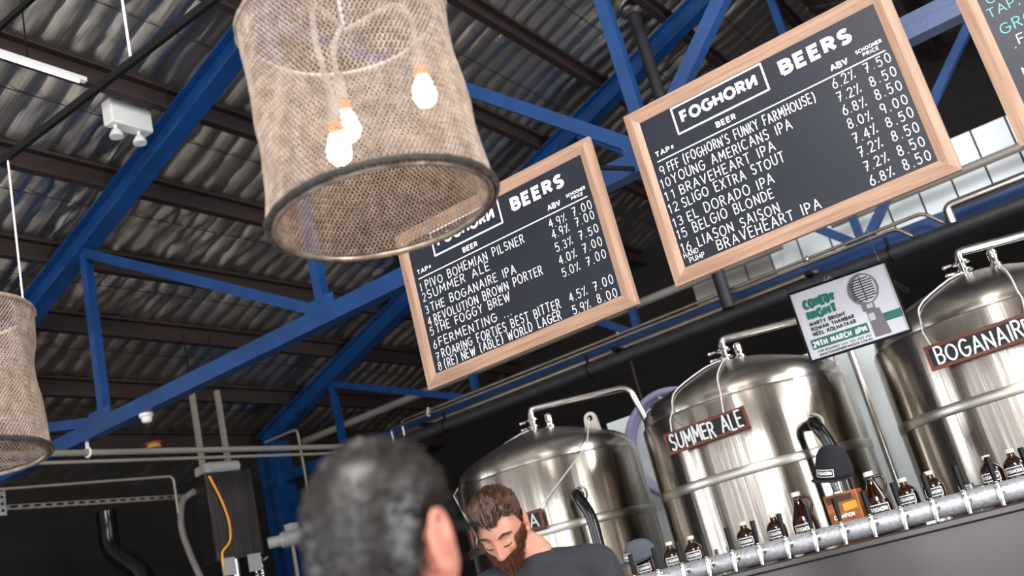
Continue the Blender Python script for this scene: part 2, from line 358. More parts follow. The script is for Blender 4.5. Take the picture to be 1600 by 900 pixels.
gable('wall_front', YF-.1, .2, 'warmwall', [(x-.36, x+.36, .9, 4.1) for x in WINX])
for i, x in enumerate(WINX):
    f = MB()
    for s in (-1, 1): f.box((x+s*.34, YF-.08, 2.5), (.05, .1, 3.2)); f.box((x, YF-.08, 2.5+s*1.57), (.7, .1, .06))
    for k in (-.8, 0, .8): f.box((x, YF-.08, 2.5+k), (.66, .06, .04))
    w = struct(f.build('window_%d' % (i+1), 'black'))
b = MB().box((XR+.1, -2.55, 2.2), (.2, 5.1, 4.4)); b.box((XR+.1, 8.3, 2.2), (.2, 9.2, 4.4)); b.box((XR+.1, 1.85, 4.1), (.2, 3.7, .6)); struct(b.build('wall_right', 'warmwall'))

# pale plank cladding high behind the far truss, and the white partition behind the tanks
def planks(name, xs, y, z0, z1, m, wid):
    o = MB().box(((xs[0]+xs[1])/2, y+.05, (z0+z1)/2), (xs[1]-xs[0], .06, z1-z0)); r = struct(o.build(name, 'seam'))
    b = MB(); x = xs[0]; k = 0
    while x < xs[1]-.05:
        x2 = min(x+wid, xs[1]); b.box(((x+x2)/2, y+.012+.004*((k*7) % 3), (z0+z1)/2), (x2-x-.018, .035, z1-z0-.01)); x = x2; k += 1
    b.build('cladding_planks', m, r); return r
MT['shaded_white_panel'] = mat('shaded_white_panel', (158, 152, 146), .6, 0, (146, 141, 136), (1, 1, 1))  # greyer copy of the white panel, shade put into its colour
planks('wall_cladding', (-2.62, 3.0), 9.6, 3.62, 4.44, 'white_panel', .3)
planks('wall_cladding_shaded', (-3.5, -2.62), 9.6, 3.62, 4.3, 'shaded_white_panel', .3)  # same cladding continued, its shaded end coloured grey
planks('wall_partition', (-3.7, .3), 7.25, 0, 2.62, 'white_panel', 1.15)

# trusses
def truss(Y, zb, posts, label, xl, xr):
    t = thing('roof_truss', label, 'roof truss', (RX, Y, zb))
    for s in (-1, 1):
        xe = xl if s < 0 else xr
        MB().ibeam((xe, Y, zt(xe)), (RX, Y, zt(RX)), .15, .2, .014, up=(-.33*s*-1, 0, 1)).build('top_chord', 'blue', t)
    b = MB(); a = .1
    b.bar((xl, Y, zb), (xr, Y, zb), .1, .085); b.bar((xl, Y-.045, zb+.05), (xr, Y-.045, zb+.05), .012, .05); b.build('bottom_chord', 'blue', t)
    for x in posts:
        MB().angle((x, Y, zb), (x, Y, zt(x)-.05), .07, .009, up=(0, 1, 0)).build('web_post', 'blue', t)
        MB().box((x, Y-.042, zb+.06), (.26, .012, .16)).build('gusset_plate', 'blue', t)
    for x, x2 in zip(posts, posts[1:]):
        p, q = ((x, Y, zt(x)-.1), (x2, Y, zb+.05)) if x2 <= RX+.2 else ((x, Y, zb+.05), (x2, Y, zt(x2)-.1))
        MB().angle(p, q, .075, .009, up=(0, 1, 0)).build('web_diagonal', 'blue', t)
    return t
truss(4.7, 3.435, [-9.0, -6.54, -4.16, -1.71, .7, 3.1, 5.5], 'blue steel roof truss nearest the camera, its bottom chord crossing behind the menu boards', -10.3, 7.0)
truss(8.8, 3.54, [-7.9, -5.9, -3.87, -1.6, .6, 2.7, 4.8], 'farther blue steel roof truss carrying the bundle of pipes above the tanks', -9.2, 7.0)
c = thing('steel_column', 'dark blue steel column under the left end of the farther truss', 'column', (-9.05, 8.8, 0))
MB().ibeam((-9.05, 8.8, 0), (-9.05, 8.8, zt(-9.05)-.1), .3, .26, .016, up=(1, 0, 0)).build('column_shaft', 'blue', c); MB().box((-9.05, 8.8, .012), (.55, .45, .024)).build('base_plate', 'blue', c)
PX = [-9.45, -8.6, -7.72, -6.95, -6.1, -5.27, -4.35, -3.5, -2.62, -1.8]
ordn = ['lowest', 'second', 'third', 'fourth', 'fifth', 'sixth', 'seventh', 'eighth', 'ninth', 'tenth']
for i, x in enumerate(PX):
    o = MB().extr([(-.035, -.1), (.035, -.1), (.035, -.075), (-.025, -.075), (-.025, .075), (.035, .075), (.035, .1), (-.035, .1)], (x, YF+.1, zt(x)+.205), (x, YB-.05, zt(x)+.205)).build('roof_purlin', 'purlin')
    tag(o, ('lowest brown steel purlin on the foil slope, by the left eave' if i == 0 else '%s brown steel purlin up from the left eave on the left foil slope' % ordn[i]), 'roof beam', 'purlins of the left roof slope')
for i, x in enumerate(PX[::-1][1:7]):
    x = 2*RX-x
    o = MB().extr([(-.035, -.1), (.035, -.1), (.035, -.075), (-.025, -.075), (-.025, .075), (.035, .075), (.035, .1), (-.035, .1)], (x, YF+.1, zt(x)+.205), (x, YB-.05, zt(x)+.205)).build('roof_purlin', 'purlin')
    tag(o, '%s dark brown purlin down from the ridge on the shaded right roof slope' % (['first'] + ordn[1:])[i], 'roof beam', 'purlins of the right roof slope')

# ------------------------------------------------------------------ pipes in the roof
def pipe(name, label, cat, pts, r, m, r2=.06):
    o = MB().tube(bend(pts, r2), r, 14).build(name, m); return tag(o, label, cat)
bp = thing('black_pipe', 'thick black pipe running level under the pipe bundle above the tanks', 'pipe', (-1.5, 8.4, 3.35))
MB().tube([(-6.75, 8.4, 3.35), (5, 8.4, 3.35)], .062, 16).build('pipe_run', 'blackpipe', bp)
for x in (-6.1, -4.3, -1.35):
    MB().tube([(x, 8.4+.068*math.cos(a), 3.35+.068*math.sin(a)) for a in [2*PI*k/20 for k in range(20)]], .01, 6, True).build('pipe_clamp', 'black', bp)
    MB().bar((x, 8.4, 3.41), (x, 8.4, 3.5), .03, .008).build('clamp_strap', 'black', bp)
pipe('steel_conduit', 'slim steel conduit on top of the bundle, turning down at its left end', 'pipe', [(-6.75, 8.5, 3.3), (-6.75, 8.5, 3.6), (-1.02, 8.5, 3.6), (-.9, 8.5, 3.46)], .016, 'conduit')
pipe('steel_conduit', 'slim steel conduit next below the topmost one in the pipe bundle', 'pipe', [(-6.9, 8.48, 3.28), (-6.9, 8.48, 3.555), (-1.25, 8.48, 3.555), (-1.15, 8.48, 3.44)], .016, 'conduit')
pipe('steel_conduit', 'broad bright steel pipe running beside the blue chord at the back of the bundle', 'pipe', [(-6.95, 8.66, 3.5), (-2.0, 8.66, 3.5)], .034, 'conduit')
pipe('steel_conduit', 'thick stainless pipe at upper right crossing in front of the white cladding', 'pipe', [(-.84, 8.5, 3.43), (-.84, 8.5, 3.57), (5, 8.5, 3.57)], .04, 'steel2')
pipe('steel_conduit', 'dark rail crossing the white cladding just under the right menu board corner', 'pipe', [(-1.9, 9.3, 4.03), (5, 9.3, 4.03)], .04, 'greypipe')
br = thing('pipe_bracket', 'dark steel bracket holding the pipe bundle at its left end', 'bracket', (-6.35, 8.5, 3.42))
MB().bar((-6.35, 8.3, 3.435), (-6.35, 8.85, 3.435), .05, .036).build('bracket_arm', 'black', br)
for y, z in ((8.5, 3.6), (8.48, 3.555)): MB().tube([(-6.35, y+.024*math.cos(a), z+.024*math.sin(a)) for a in [2*PI*k/14 for k in range(14)]], .007, 6, True).build('saddle_clip', 'whiteplastic', br)
br = thing('pipe_bracket', 'dark steel bracket on the pipe bundle below the left menu board', 'bracket', (-3.95, 8.5, 3.42))
MB().bar((-3.95, 8.3, 3.435), (-3.95, 8.85, 3.435), .05, .036).build('bracket_arm', 'black', br); MB().tube([(-3.95, 8.5+.026*math.cos(a), 3.6+.026*math.sin(a)) for a in [2*PI*k/14 for k in range(14)]], .008, 6, True).build('saddle_clip', 'chrome', br)
br = thing('pipe_bracket', 'dark steel bracket on the pipe bundle under the right menu board', 'bracket', (-2.02, 8.5, 3.42))
MB().bar((-2.02, 8.3, 3.435), (-2.02, 8.85, 3.435), .05, .036).build('bracket_arm', 'black', br); MB().tube([(-2.02, 8.5+.026*math.cos(a), 3.6+.026*math.sin(a)) for a in [2*PI*k/14 for k in range(14)]], .008, 6, True).build('saddle_clip', 'chrome', br)
pipe('grey_pipe', 'long grey pipe high at the back, crossing behind the left menu board', 'pipe', [(-9.0, 9.3, 4.03), (-2.4, 9.3, 4.03)], .045, 'greypipe')
yp = thing('grey_pipe', 'level grey twin pipe under the near truss running away from the left lampshade', 'pipe', (-6.8, 5, 3.3))
MB().tube([(-6.8, 2.5, 3.29), (-6.8, 8.45, 3.34)], .026, 12).build('pipe_run', 'greypipe', yp); MB().tube([(-6.74, 2.5, 3.2), (-6.74, 8.45, 3.26)], .014, 10).build('thin_conduit', 'greypipe', yp)
MB().tube([(-6.8+.034*math.cos(a), 4.7, 3.31+.034*math.sin(a)) for a in [2*PI*k/16 for k in range(16)]], .01, 6, True).bar((-6.8, 4.7, 3.335), (-6.8, 4.7, 3.395), .03, .012).build('white_clip', 'whiteplastic', yp)['label'] = 'white plastic clip'
vp = thing('vent_pipe', 'upright black pipe rising behind the right menu board to the foil roof', 'pipe', (-2.79, 8.4, 3.4))
MB().tube([(-2.79, 8.4, 3.42), (-2.79, 8.4, zt(-2.79)+.2)], .06, 16).build('pipe_run', 'blackpipe', vp); MB().lathe([(.0, .03), (.1, .02), (.12, -.02), (.062, -.05)], (-2.79, 8.4, zt(-2.79)+.26), 16).build('roof_flashing', 'foil', vp)
pipe('thin_drop_pipe', 'thin reddish drop pipe hanging between the two left tanks from the black pipe', 'pipe', [(-3.86, 8.4, 3.29), (-3.86, 8.4, .0)], .012, 'purlin')
pipe('thin_drop_pipe', 'thin pale bent pipe by the blue column at left', 'pipe', [(-8.85, 8.5, 3.98), (-8.3, 8.5, 3.98), (-8.3, 8.5, 3.2), (-8.3, 8.5, 0)], .014, 'greypipe')
pipe('wall_conduit', 'thin dark conduit running just above the perforated strut channel at lower left', 'pipe', [(-8.3, 3.0, 3.36), (-7.85, 6.3, 3.36), (-7.85, 6.3, 3.0)], .012, 'greypipe')
d = thing('smoke_detector', 'white round smoke detector under the near truss bottom chord', 'detector', (-6.06, 4.7, 3.33))
MB().lathe([(0, .06), (.052, .06), (.052, .035), (.04, .03), (.036, 0), (0, -.004)], (-6.06, 4.7, 3.331), 20).build('detector_body', 'whiteplastic', d); MB().lathe([(.03, 0), (.03, -.008), (0, -.012)], (-6.06, 4.7, 3.331), 16).build('sensor_cap', 'whiteplastic', d)
q = at(240, 693, 6.8)
d = thing('round_ornament', 'small red and yellow round ornament above the grey twin pipe', 'lamp', q)  # plain red disc with a yellow underside on a thin rod
MB().lathe([(0, .02), (.06, .015), (.1, 0), (.1, -.01), (0, -.012)], q, 20).build('red_face', 'redpaint', d); MB().lathe([(.07, -.012), (.075, -.05), (0, -.06)], q, 20).build('yellow_rim', 'yellow', d); MB().tube([q + V((0, 0, .015)), V((q.x, q.y, zt(q.x)+.34))], .004, 6).build('hanging_rod', 'black', d)

# emergency light, fluorescent batten, dark lamp tracks
e = at(200, 188, 4.42); ex = -5.27
el = thing('emergency_light', 'white emergency light box with two round lamp heads under a purlin', 'emergency light', e)
MB().box(e + V((0, 0, .02)), (.11, .36, .2)).build('housing', 'whiteplastic', el, bevel=.012)
for s in (-1, 1):
    c = e + V((.0, s*.10-.02, -.16)); MB().tube([e + V((0, s*.10-.02, -.06)), c + V((0, 0, .04))], .014, 8).lathe([(0, .045), (.03, .04), (.05, 0), (.05, -.016), (0, -.02)], c, 20).build('lamp_head', 'whiteplastic', el)
MB().bar(e + V((0, 0, .11)), V((e.x, e.y, zt(e.x)+.2)), .05, .02).build('mounting_bracket', 'black', el)
bt = thing('fluorescent_batten', 'white fluorescent batten below the foil at upper left', 'light fitting', (-4.93, 2.4, 5.3))
MB().box((-4.93, 2.5, 5.31), (.036, 2.4, .03)).build('batten_body', 'whiteplastic', bt); MB().tube([(-4.93, 1.35, 5.285), (-4.93, 3.65, 5.285)], .010, 10).build('tube_lamp', mat('lit_tube', (240, 244, 250), .4, emit=(226, 236, 255), es=1.6), bt)
for y in (1.8, 3.3): MB().tube([(-4.93, y, 5.32), (-4.93, y, zt(-4.93)+.29)], .006, 6).build('hanger', 'black', bt)
def track(label, p, q, drops):
    t = thing('lamp_track', label, 'lamp track', p); MB().bar(p, q, .016, .026).build('rail', 'black', t)
    for x in drops: MB().tube([(x, p[1], p[2]+.02), (x+.0, p[1], zt(x)+.31)], .004, 6).build('suspension_wire', 'whitecord', t)
    return t
track('lower black lamp track the left net lampshade hangs from', (-2.96, 1.8, 3.245), (.9, 1.8, 3.245), (-2.17, .3))
track('upper black lamp track cutting across the top left corner', (-5.4, 2.1, 4.147), (.9, 2.1, 4.147), (-2.3, .3))
# ------------------------------------------------------------------ net lampshades
def shade(name, label, c, R0_, R1_, h, seed, cords, bulbs, rows=62, nst=140):
    c = V(c); t = thing(name, label, 'pendant lamp', c)
    def rad(a, k):                                   # k: 0 bottom .. 1 top
        w = R0_ + (R1_-R0_)*k - .012*math.sin(PI*k)
        return w + .010*noise.noise(V((math.cos(a)*2.2+seed, math.sin(a)*2.2, k*2.6)))*math.sin(PI*k)*1.6 + .004*noise.noise(V((math.cos(a)*7, math.sin(a)*7+seed, k*7)))
    def pt(a, k, off=0): r = rad(a, k)+off; zz = k*h; return c + V((r*math.cos(a), r*math.sin(a), zz))
    net = MB(); bm = net.bm; hw = .0022
    for d in (1, -1):
        for s in range(nst):
            prev = None; r2 = random.Random(s*3+d)
            for i in range(rows+1):
                k = i/rows; a = 2*PI*(s + d*i*.5)/nst + .006*noise.noise(V((s*.3, k*6, seed)))
                z1 = .006*noise.noise(V((math.cos(a)*3, math.sin(a)*3+seed, k*4)))
                kk = max(0, min(1, k+z1*math.sin(PI*k)*2)); off = .0022*d*(1 if i % 2 else -1)
                tang = V((-math.sin(a), math.cos(a), 0)); nr = V((math.cos(a), math.sin(a), 0)); p = pt(a, kk, off); j = hw*(1+.35*noise.noise(V((s*1.7, i*.9, d))))
                cur = [bm.verts.new(p + tang*j), bm.verts.new(p + nr*j*.8), bm.verts.new(p - tang*j), bm.verts.new(p - nr*j*.8)]
                if prev:
                    for q in range(4): bm.faces.new((prev[q], prev[(q+1) % 4], cur[(q+1) % 4], cur[q]))
                prev = cur
    net.build('shade_net', 'rope', t, recalc=False)
    for k, rr in ((0.0, .010), (1.0, .009)):
        hem = MB().tube([pt(2*PI*i/120, k) + V((0, 0, .010 if k == 0 else -.004)) for i in range(120)], [rr*(1+.25*noise.noise(V((i*.7, k, seed)))) for i in range(120)], 8, True)
        hem.build('net_hem', 'darkrope' if k == 0 else 'rope', t)
    MB().tube([c + V(((R0_-.013)*math.cos(2*PI*i/64), (R0_-.013)*math.sin(2*PI*i/64), .004)) for i in range(64)], .008, 10, True).build('bottom_ring', 'rust', t)
    MB().tube([c + V(((R1_-.012)*math.cos(2*PI*i/64), (R1_-.012)*math.sin(2*PI*i/64), h)) for i in range(64)], .007, 10, True).build('top_ring', 'wirewhite', t)
    for p, q in cords: MB().tube([p, q], .0035, 6).ball(p, .008, 8, 6).build('hanging_cord', 'whitecord', t)
    for path, tip, dr in bulbs:
        path = [V(p) for p in path]; MB().tube(bend(path, .05), .0075, 8).build('bulb_wire', 'wirewhite', t)
        dr = V(dr).normalized(); rot = V((0, 0, 1)).rotation_difference(-dr).to_matrix(); p = V(tip)
        hd = MB().lathe([(0, .0), (.011, 0), (.016, -.012), (.016, -.06), (.013, -.064), (0, -.064)], p, 14, rot).build('bulb_holder', 'wirewhite', t)
        MB().lathe([(.013, -.062), (.017, -.066), (.018, -.085), (.012, -.088)], p, 14, rot).build('lamp_collar', 'bulbbase', t)
        MB().lathe([(.012, -.084), (.020, -.098), (.029, -.122), (.030, -.138), (.025, -.155), (.012, -.166), (0, -.168)], p, 18, rot).build('light_bulb', 'bulb', t)
    return t
LC = V((-1.335, 1.785, 2.348)); top = LC + V((0, 0, .545))
def lp(px, py, D): return atD(px, py, D)
hub = top + V((0, 0, -.02))
b1 = lp(518, 150, 2.36); b2 = lp(527, 118, 2.44); b3 = lp(648, 62, 2.40)
def dn(px, py, D, p): return (lp(px, py, D) - p)
cords = []
for a in (R(205), R(20), R(300)):
    p = top + V((.258*math.cos(a), .258*math.sin(a), .0)); cords.append((p, V((p.x, 1.8 + (p.y-1.8)*.55, 3.24))))
lamp = shade('pendant_lamp', 'large net lampshade with three lit bulbs hanging in front of the left menu board', LC, .276, .264, .555, 1.3, cords,
      [([hub, lp(487, 2, 2.36), lp(490, 60, 2.36), b1], b1, dn(527, 215, 2.36, b1)), ([hub, lp(530, 45, 2.44), lp(519, 80, 2.44), b2], b2, dn(538, 168, 2.44, b2)), ([hub, lp(620, 4, 2.4), lp(644, 30, 2.4), b3], b3, dn(659, 122, 2.4, b3))])
MB().tube([hub, V((hub.x, 1.8, 3.24))], .005, 8).build('supply_cable', 'wirewhite', lamp)
L2 = V((-3.206, 1.753, 2.265)); t2 = L2 + V((0, 0, .51))
rp = V((-2.55, 1.56, 0))
cords = [(V((L2.x+.258*math.cos(a), L2.y+.258*math.sin(a), t2.z)), V((L2.x+.2*math.cos(a)+(.0), 1.53 if abs(a-R(22)) < .01 else 1.53, 2.975))) for a in (R(22),)]
cords = [(V((L2.x+.222, L2.y+.13, t2.z+.0)), V((-2.86, 1.8, 3.235)))]
shade('pendant_lamp', 'net lampshade cut off by the left edge, hanging from the lower black track', L2, .272, .258, .51, 4.1, cords + [(V((L2.x-.2, L2.y+.12, t2.z)), V((-2.93, 1.8, 3.235))), (V((L2.x, L2.y-.25, t2.z)), V((-2.91, 1.8, 3.235)))],
      [([t2 + V((0, 0, .0)), L2 + V((-.1, 0, .42))], L2 + V((-.1, 0, .36)), (0, 0, -1))], rows=62, nst=140)

# ------------------------------------------------------------------ menu boards
BW, BH, FWD = 1.158, .80, .0625
class Panel:
    def __init__(s, tl, ux, w=BW, h=BH): s.tl = V(tl); s.ux = V((ux[0], ux[1], 0)).normalized(); s.n = s.ux.cross(V((0, 0, 1))); s.w = w; s.h = h    # n faces the viewer
    def P(s, u, v, d=0.0): return s.tl + s.ux*u - V((0, 0, v)) + s.n*d
def frame_rails(pn, t, prof, mh, mv, fw, w, h, name='frame_rail'):
    cs = [(0, 0, 1, 1), (w, 0, -1, 1), (w, h, -1, -1), (0, h, 1, -1)]
    for i in range(4):
        b = MB(); a, c = cs[i], cs[(i+1) % 4]; L1 = [b.bm.verts.new(pn.P(a[0]+a[2]*o, a[1]+a[3]*o, d)) for o, d in prof]; L2 = [b.bm.verts.new(pn.P(c[0]+c[2]*o, c[1]+c[3]*o, d)) for o, d in prof]; n = len(prof)
        for k in range(n): b.bm.faces.new((L1[k], L1[(k+1) % n], L2[(k+1) % n], L2[k]))
        b.bm.faces.new(L1[::-1]); b.bm.faces.new(L2); b.build(name, mh if i % 2 == 0 else mv, t, smooth=False)
def menu_board(label, pn, head):
    t = thing('menu_board', label, 'menu board', pn.P(BW/2, BH, -.02), rotz=math.atan2(pn.ux.y, pn.ux.x))
    b = MB(); b.prism([pn.P(.03, .03, -.012), pn.P(BW-.03, .03, -.012), pn.P(BW-.03, BH-.03, -.012), pn.P(.03, BH-.03, -.012)], pn.n, .014); b.build('chalk_panel', 'board', t, smooth=False)
    frame_rails(pn, t, [(0, -.02), (0, .005), (.034, .012), (FWD, .003), (FWD, -.02)], 'woodh', 'woodv', FWD, BW, BH)
    for u in (.2, BW-.2):
        p = pn.P(u, .05, -.02); MB().bar(p, V((p.x, 4.66, 3.42)), .02, .02).build('hanging_strut', 'black', t)
    T = lambda u, v: pn.P(u, v, .0035)
    def part(name, m, fn): mb = MB(); fn(mb, T); return mb.build(name, m, t, smooth=False, recalc=False)
    if head:
        def logo(mb, T):
            for a, c in (((.214, .07), (.624, .07)), ((.624, .07), (.624, .19)), ((.624, .19), (.214, .19)), ((.214, .19), (.214, .07))): stroke(mb, [(a[0], -a[1]), (c[0], -c[1])], .0042, lambda x, y: T(x, -y))
            write(mb, 'FOGHOR@', .242, .154, .056, T, .59, sw=.23, gap=.36, flat=True)
        part('logo_box', 'chalk', logo); part('title_lettering', 'chalk', lambda mb, T: write(mb, 'BEERS', .688, .166, .068, T, .982, sw=.25, gap=.42, flat=True))
        def heads(mb, T):
            write(mb, 'TAP#', .087, .242, .025, T, .177, sw=.2, gap=.36, flat=True); write(mb, 'BEER', .374, .242, .027, T, .463, sw=.22, gap=.4, flat=True); write(mb, 'ABV', .866, .241, .029, T, .938, sw=.22, gap=.34, flat=True)
            write(mb, 'SCHOONER', .972, .222, .016, T, 1.074, sw=.2, gap=.36, flat=True); write(mb, 'PRICE', .994, .243, .016, T, 1.056, sw=.2, gap=.38, flat=True)
        part('heading_lettering', 'chalk', heads)
        part('ruled_line', 'chalk', lambda mb, T: stroke(mb, [(.089, -.262), (1.071, -.258)], .0027, lambda x, y: T(x, -y)))
    return t, part
def fill_board(part, rows, nums, prices):
    for (s, u0, v, u1), nm in zip(rows, nums):
        def f(mb, T):
            if isinstance(nm, tuple):
                write(mb, nm[0], .072, v-.027, .020, T, .14, sw=.13, gap=.34, jit=.06); write(mb, nm[1], .09, v+.001, .021, T, .16, sw=.13, gap=.34, jit=.06)
            else: write(mb, nm, .085 if len(nm) == 1 else .076, v+.002, .040, T, .106 if nm != '1' else .094, sw=.095, gap=.4, jit=.05) if len(nm) == 1 else write(mb, nm, .072, v+.002, .040, T, .116, sw=.095, gap=.42, jit=.05)
            write(mb, s, u0, v, .042, T, u1, sw=.105, gap=.40, jit=.06)
        part('beer_lettering', 'chalk', f)
    for abv, pr, v in prices:
        def f(mb, T):
            write(mb, abv, .852, v+.002, .040, T, .945, sw=.095, gap=.34, jit=.06); write(mb, pr, .98, v, .040, T, 1.08, sw=.095, gap=.46, jit=.06)
        part('price_lettering', 'chalk', f)
PR = Panel((-1.432, 3.75, 3.265), (1, 0))
t, part = menu_board('right wooden framed blackboard beer menu listing taps 9 to 16 and a hand pump', PR, True)
fill_board(part, [("FFF (FOGHORN'S FUNKY FARMHOUSE)", .122, .322, .774), ('YOUNG AMERICANS IPA', .124, .38, .659), ('BRAVEHEART IPA', .142, .437, .571), ('SLIGO EXTRA STOUT', .134, .494, .59), ('EL DORADO IPA', .138, .559, .525), ('BELGIO BLONDE', .146, .613, .501), ('LIASON SAISON', .146, .676, .505), ('BRAVEHEART IPA', .219, .727, .66)],
           ['9', '10', '11', '12', '13', '15', '16', ('HAND', 'PUMP')],
           [(a, p, .307+.0594*i) for i, (a, p) in enumerate((('6.2%', '7.50'), ('7.2%', '8.50'), ('6.8%', '8.50'), ('8.0%', '9.00'), ('7.4%', '8.50'), ('7.2%', '8.50'), ('7.2%', '8.50'), ('6.8%', '8.50')))])
PL = Panel((-2.768, 3.74, 3.257), (1, 0))
t, part = menu_board('left wooden framed blackboard beer menu listing taps 1 to 8, behind the net lampshade', PL, True)
fill_board(part, [('PIVO BOHEMIAN PILSNER', .118, .325, .707), ('SUMMER ALE', .116, .377, .495), ('THE BOGANAIRE IPA', .12, .443, .627), ('REVOLUTION BROWN PORTER', .123, .502, .756), ('THE FOGGY BREW', .12, .554, .56), ('FERMENTING ...', .12, .62, .55), ('ROARING FORTIES BEST BITTER', .122, .679, .80), ('(RE) NEW (ABLE) WORLD LAGER', .123, .729, .793)],
           ['1', '2', '3', '4', '5', '6', '7', '8'], [('4.9%', '7.00', .318), ('4.9%', '7.00', .368), ('5.3%', '7.50', .432), ('4.0%', '7.00', .493), ('5.0%', '7.00', .555), ('4.5%', '7.00', .674), ('5.9%', '8.00', .732)])
P3 = Panel((-.078, 3.75, 3.26), (1, 0))
t, part = menu_board('blackboard with blue handwriting cut off by the right edge of the photo', P3, False)
part('blue_lettering', 'chalkblue', lambda mb, T: [write(mb, s, u, v, hh, T, None, sw=.09, gap=.34, jit=.05) for s, u, v, hh in (('CA', .088, .268, .036), ('TAP, HA', .075, .317, .034), ('GRO', .09, .395, .04))])
part('white_lettering', 'chalk', lambda mb, T: [write(mb, s, u, v, hh, T, None, sw=.1, gap=.34, jit=.05) for s, u, v, hh in (('F', .126, .455, .036), ('.', .108, .463, .036), ('N', .10, .575, .036), ('.', .088, .60, .036))])

# poster
PPW, PPH = .476, .352
a = at(1230, 460, 4.72); PP = Panel(a, (.987, .16), PPW, PPH)
t = thing('framed_poster', 'black framed comedy night poster with a microphone picture hung above the middle tank', 'poster', PP.P(PPW/2, PPH, 0), rotz=math.atan2(.16, .987))
b = MB(); b.prism([PP.P(.005, .005, -.006), PP.P(PPW-.005, .005, -.006), PP.P(PPW-.005, PPH-.005, -.006), PP.P(.005, PPH-.005, -.006)], PP.n, .008); b.build('poster_sheet', 'poster', t, smooth=False)
frame_rails(PP, t, [(0, -.01), (0, .008), (.01, .008), (.01, -.01)], 'black', 'black', .01, PPW, PPH)
for u in (.03, PPW-.03): p = PP.P(u, .0, 0); MB().tube([p, (p.x, p.y, 3.45), (p.x, 4.72, 3.45)], .0008, 5).build('nylon_line', 'glass', t)
def ppart(name, m, fn, d=.0035): mb = MB(); fn(mb, lambda u, v: PP.P(u, v, d)); return mb.build(name, m, t, smooth=False, recalc=False)
def rectp(mb, T, u0, v0, u1, v1): mb.poly([T(u0, v0), T(u1, v0), T(u1, v1), T(u0, v1)])
def ell(cx, cy, rx, ry, a0=0, a1=360, n=28): return [(cx+rx*math.cos(R(a0+(a1-a0)*i/n)), cy+ry*math.sin(R(a0+(a1-a0)*i/n))) for i in range(n)]
def ttl(mb, T): write(mb, 'COMEDY', .05, .105, .05, T, .208, sw=.3, gap=.42, flat=True); write(mb, 'NIGHT', .052, .16, .05, T, .2, sw=.3, gap=.42, flat=True)
ppart('title_lettering', 'teal', ttl)
ppart('teal_band', 'teal', lambda mb, T: (rectp(mb, T, .03, .25, .30, .298), rectp(mb, T, .38, .232, .462, .272)), .003)
def names(mb, T): [write(mb, s, .052, v, .021, T, u1, sw=.24, gap=.4, flat=True) for s, v, u1 in (('MARTY BRIGHT', .188, .225), ('ROWAN THAMBAR', .213, .258), ('NEEL KOLHATKAR', .238, .258))]
ppart('name_lettering', 'ink', names)
def bandtx(mb, T): write(mb, '29TH MARCH 6PM', .036, .29, .03, T, .292, sw=.24, gap=.4, flat=True)
ppart('band_lettering', 'labelwhite', bandtx)
def foot(mb, T): write(mb, 'FOR BOOKINGS CALL (02) 4929 6721', .05, .318, .011, T, .3, sw=.2, gap=.4, flat=True); write(mb, 'WWW.FOGHORNBREWHOUSE.COM.AU', .05, .336, .013, T, .3, sw=.2, gap=.4, flat=True)
ppart('small_lettering', 'ink', foot)
def micbody(mb, T):
    mb.poly([T(*p) for p in ell(.335, .095, .07, .078)]); rectp(mb, T, .303, .165, .36, .2)
    mb.poly([T(.315, .2), T(.375, .2), T(.39, .33), T(.315, .33)])
ppart('microphone_print', 'mic2', micbody, .0038)
ppart('microphone_highlight', 'mic1', lambda mb, T: (mb.poly([T(*p) for p in ell(.345, .095, .05, .068)]), rectp(mb, T, .325, .17, .352, .19), rectp(mb, T, .318, .215, .345, .25)), .0044)
ppart('microphone_grille', 'ink', lambda mb, T: [rectp(mb, T, .282 if k not in (0, 8) else .3, .042+k*.0125, .385 if k not in (0, 8) else .37, .048+k*.0125) for k in range(9)] + [rectp(mb, T, .333, .03, .338, .155)], .005)
# ------------------------------------------------------------------ brewing tanks
TR, TY, RIM = .65, 6.0, 2.225
DOME = [(.63, 2.24), (.629, 2.265), (.618, 2.30), (.59, 2.335), (.54, 2.367), (.46, 2.402), (.36, 2.441), (.24, 2.483), (.12, 2.513), (.05, 2.522), (0, 2.524)]
def dz(r):
    if r >= .63: return 2.24
    for (a, za), (b, zb) in zip(DOME, DOME[1:]):
        if b <= r <= a: return za + (zb-za)*(a-r)/(a-b)
    return 2.526
def tank(cx, label):
    t = thing('brewing_tank', label, 'tank', (cx, TY, 0)); c = (cx, TY, 0)
    MB().lathe([(0, .42), (.1, .44), (TR-.02, .78), (TR, .84), (TR, 1.2), (TR, 1.6), (TR, 1.9), (TR, RIM-.01), (TR-.006, RIM+.004), (.636, RIM+.006), (.63, RIM+.01)], c, 128).build('tank_body', 'steel', t)
    MB().lathe([(TR+.001, 1.775), (TR+.0035, 1.78), (TR+.0035, 1.825), (TR+.001, 1.83)], c, 128).build('weld_band', 'band', t)
    MB().lathe([(.63, RIM)] + DOME, c, 96).build('domed_lid', 'steellid', t)
    for k in range(4):
        a = PI/4 + k*PI/2; x, y = cx+.5*math.cos(a), TY+.5*math.sin(a); MB().tube([(x, y, .8), (x, y, .03)], .045, 14).lathe([(.08, 0), (.08, .02), (.045, .03)], (x, y, 0), 14).build('leg', 'steel2', t)
    return t
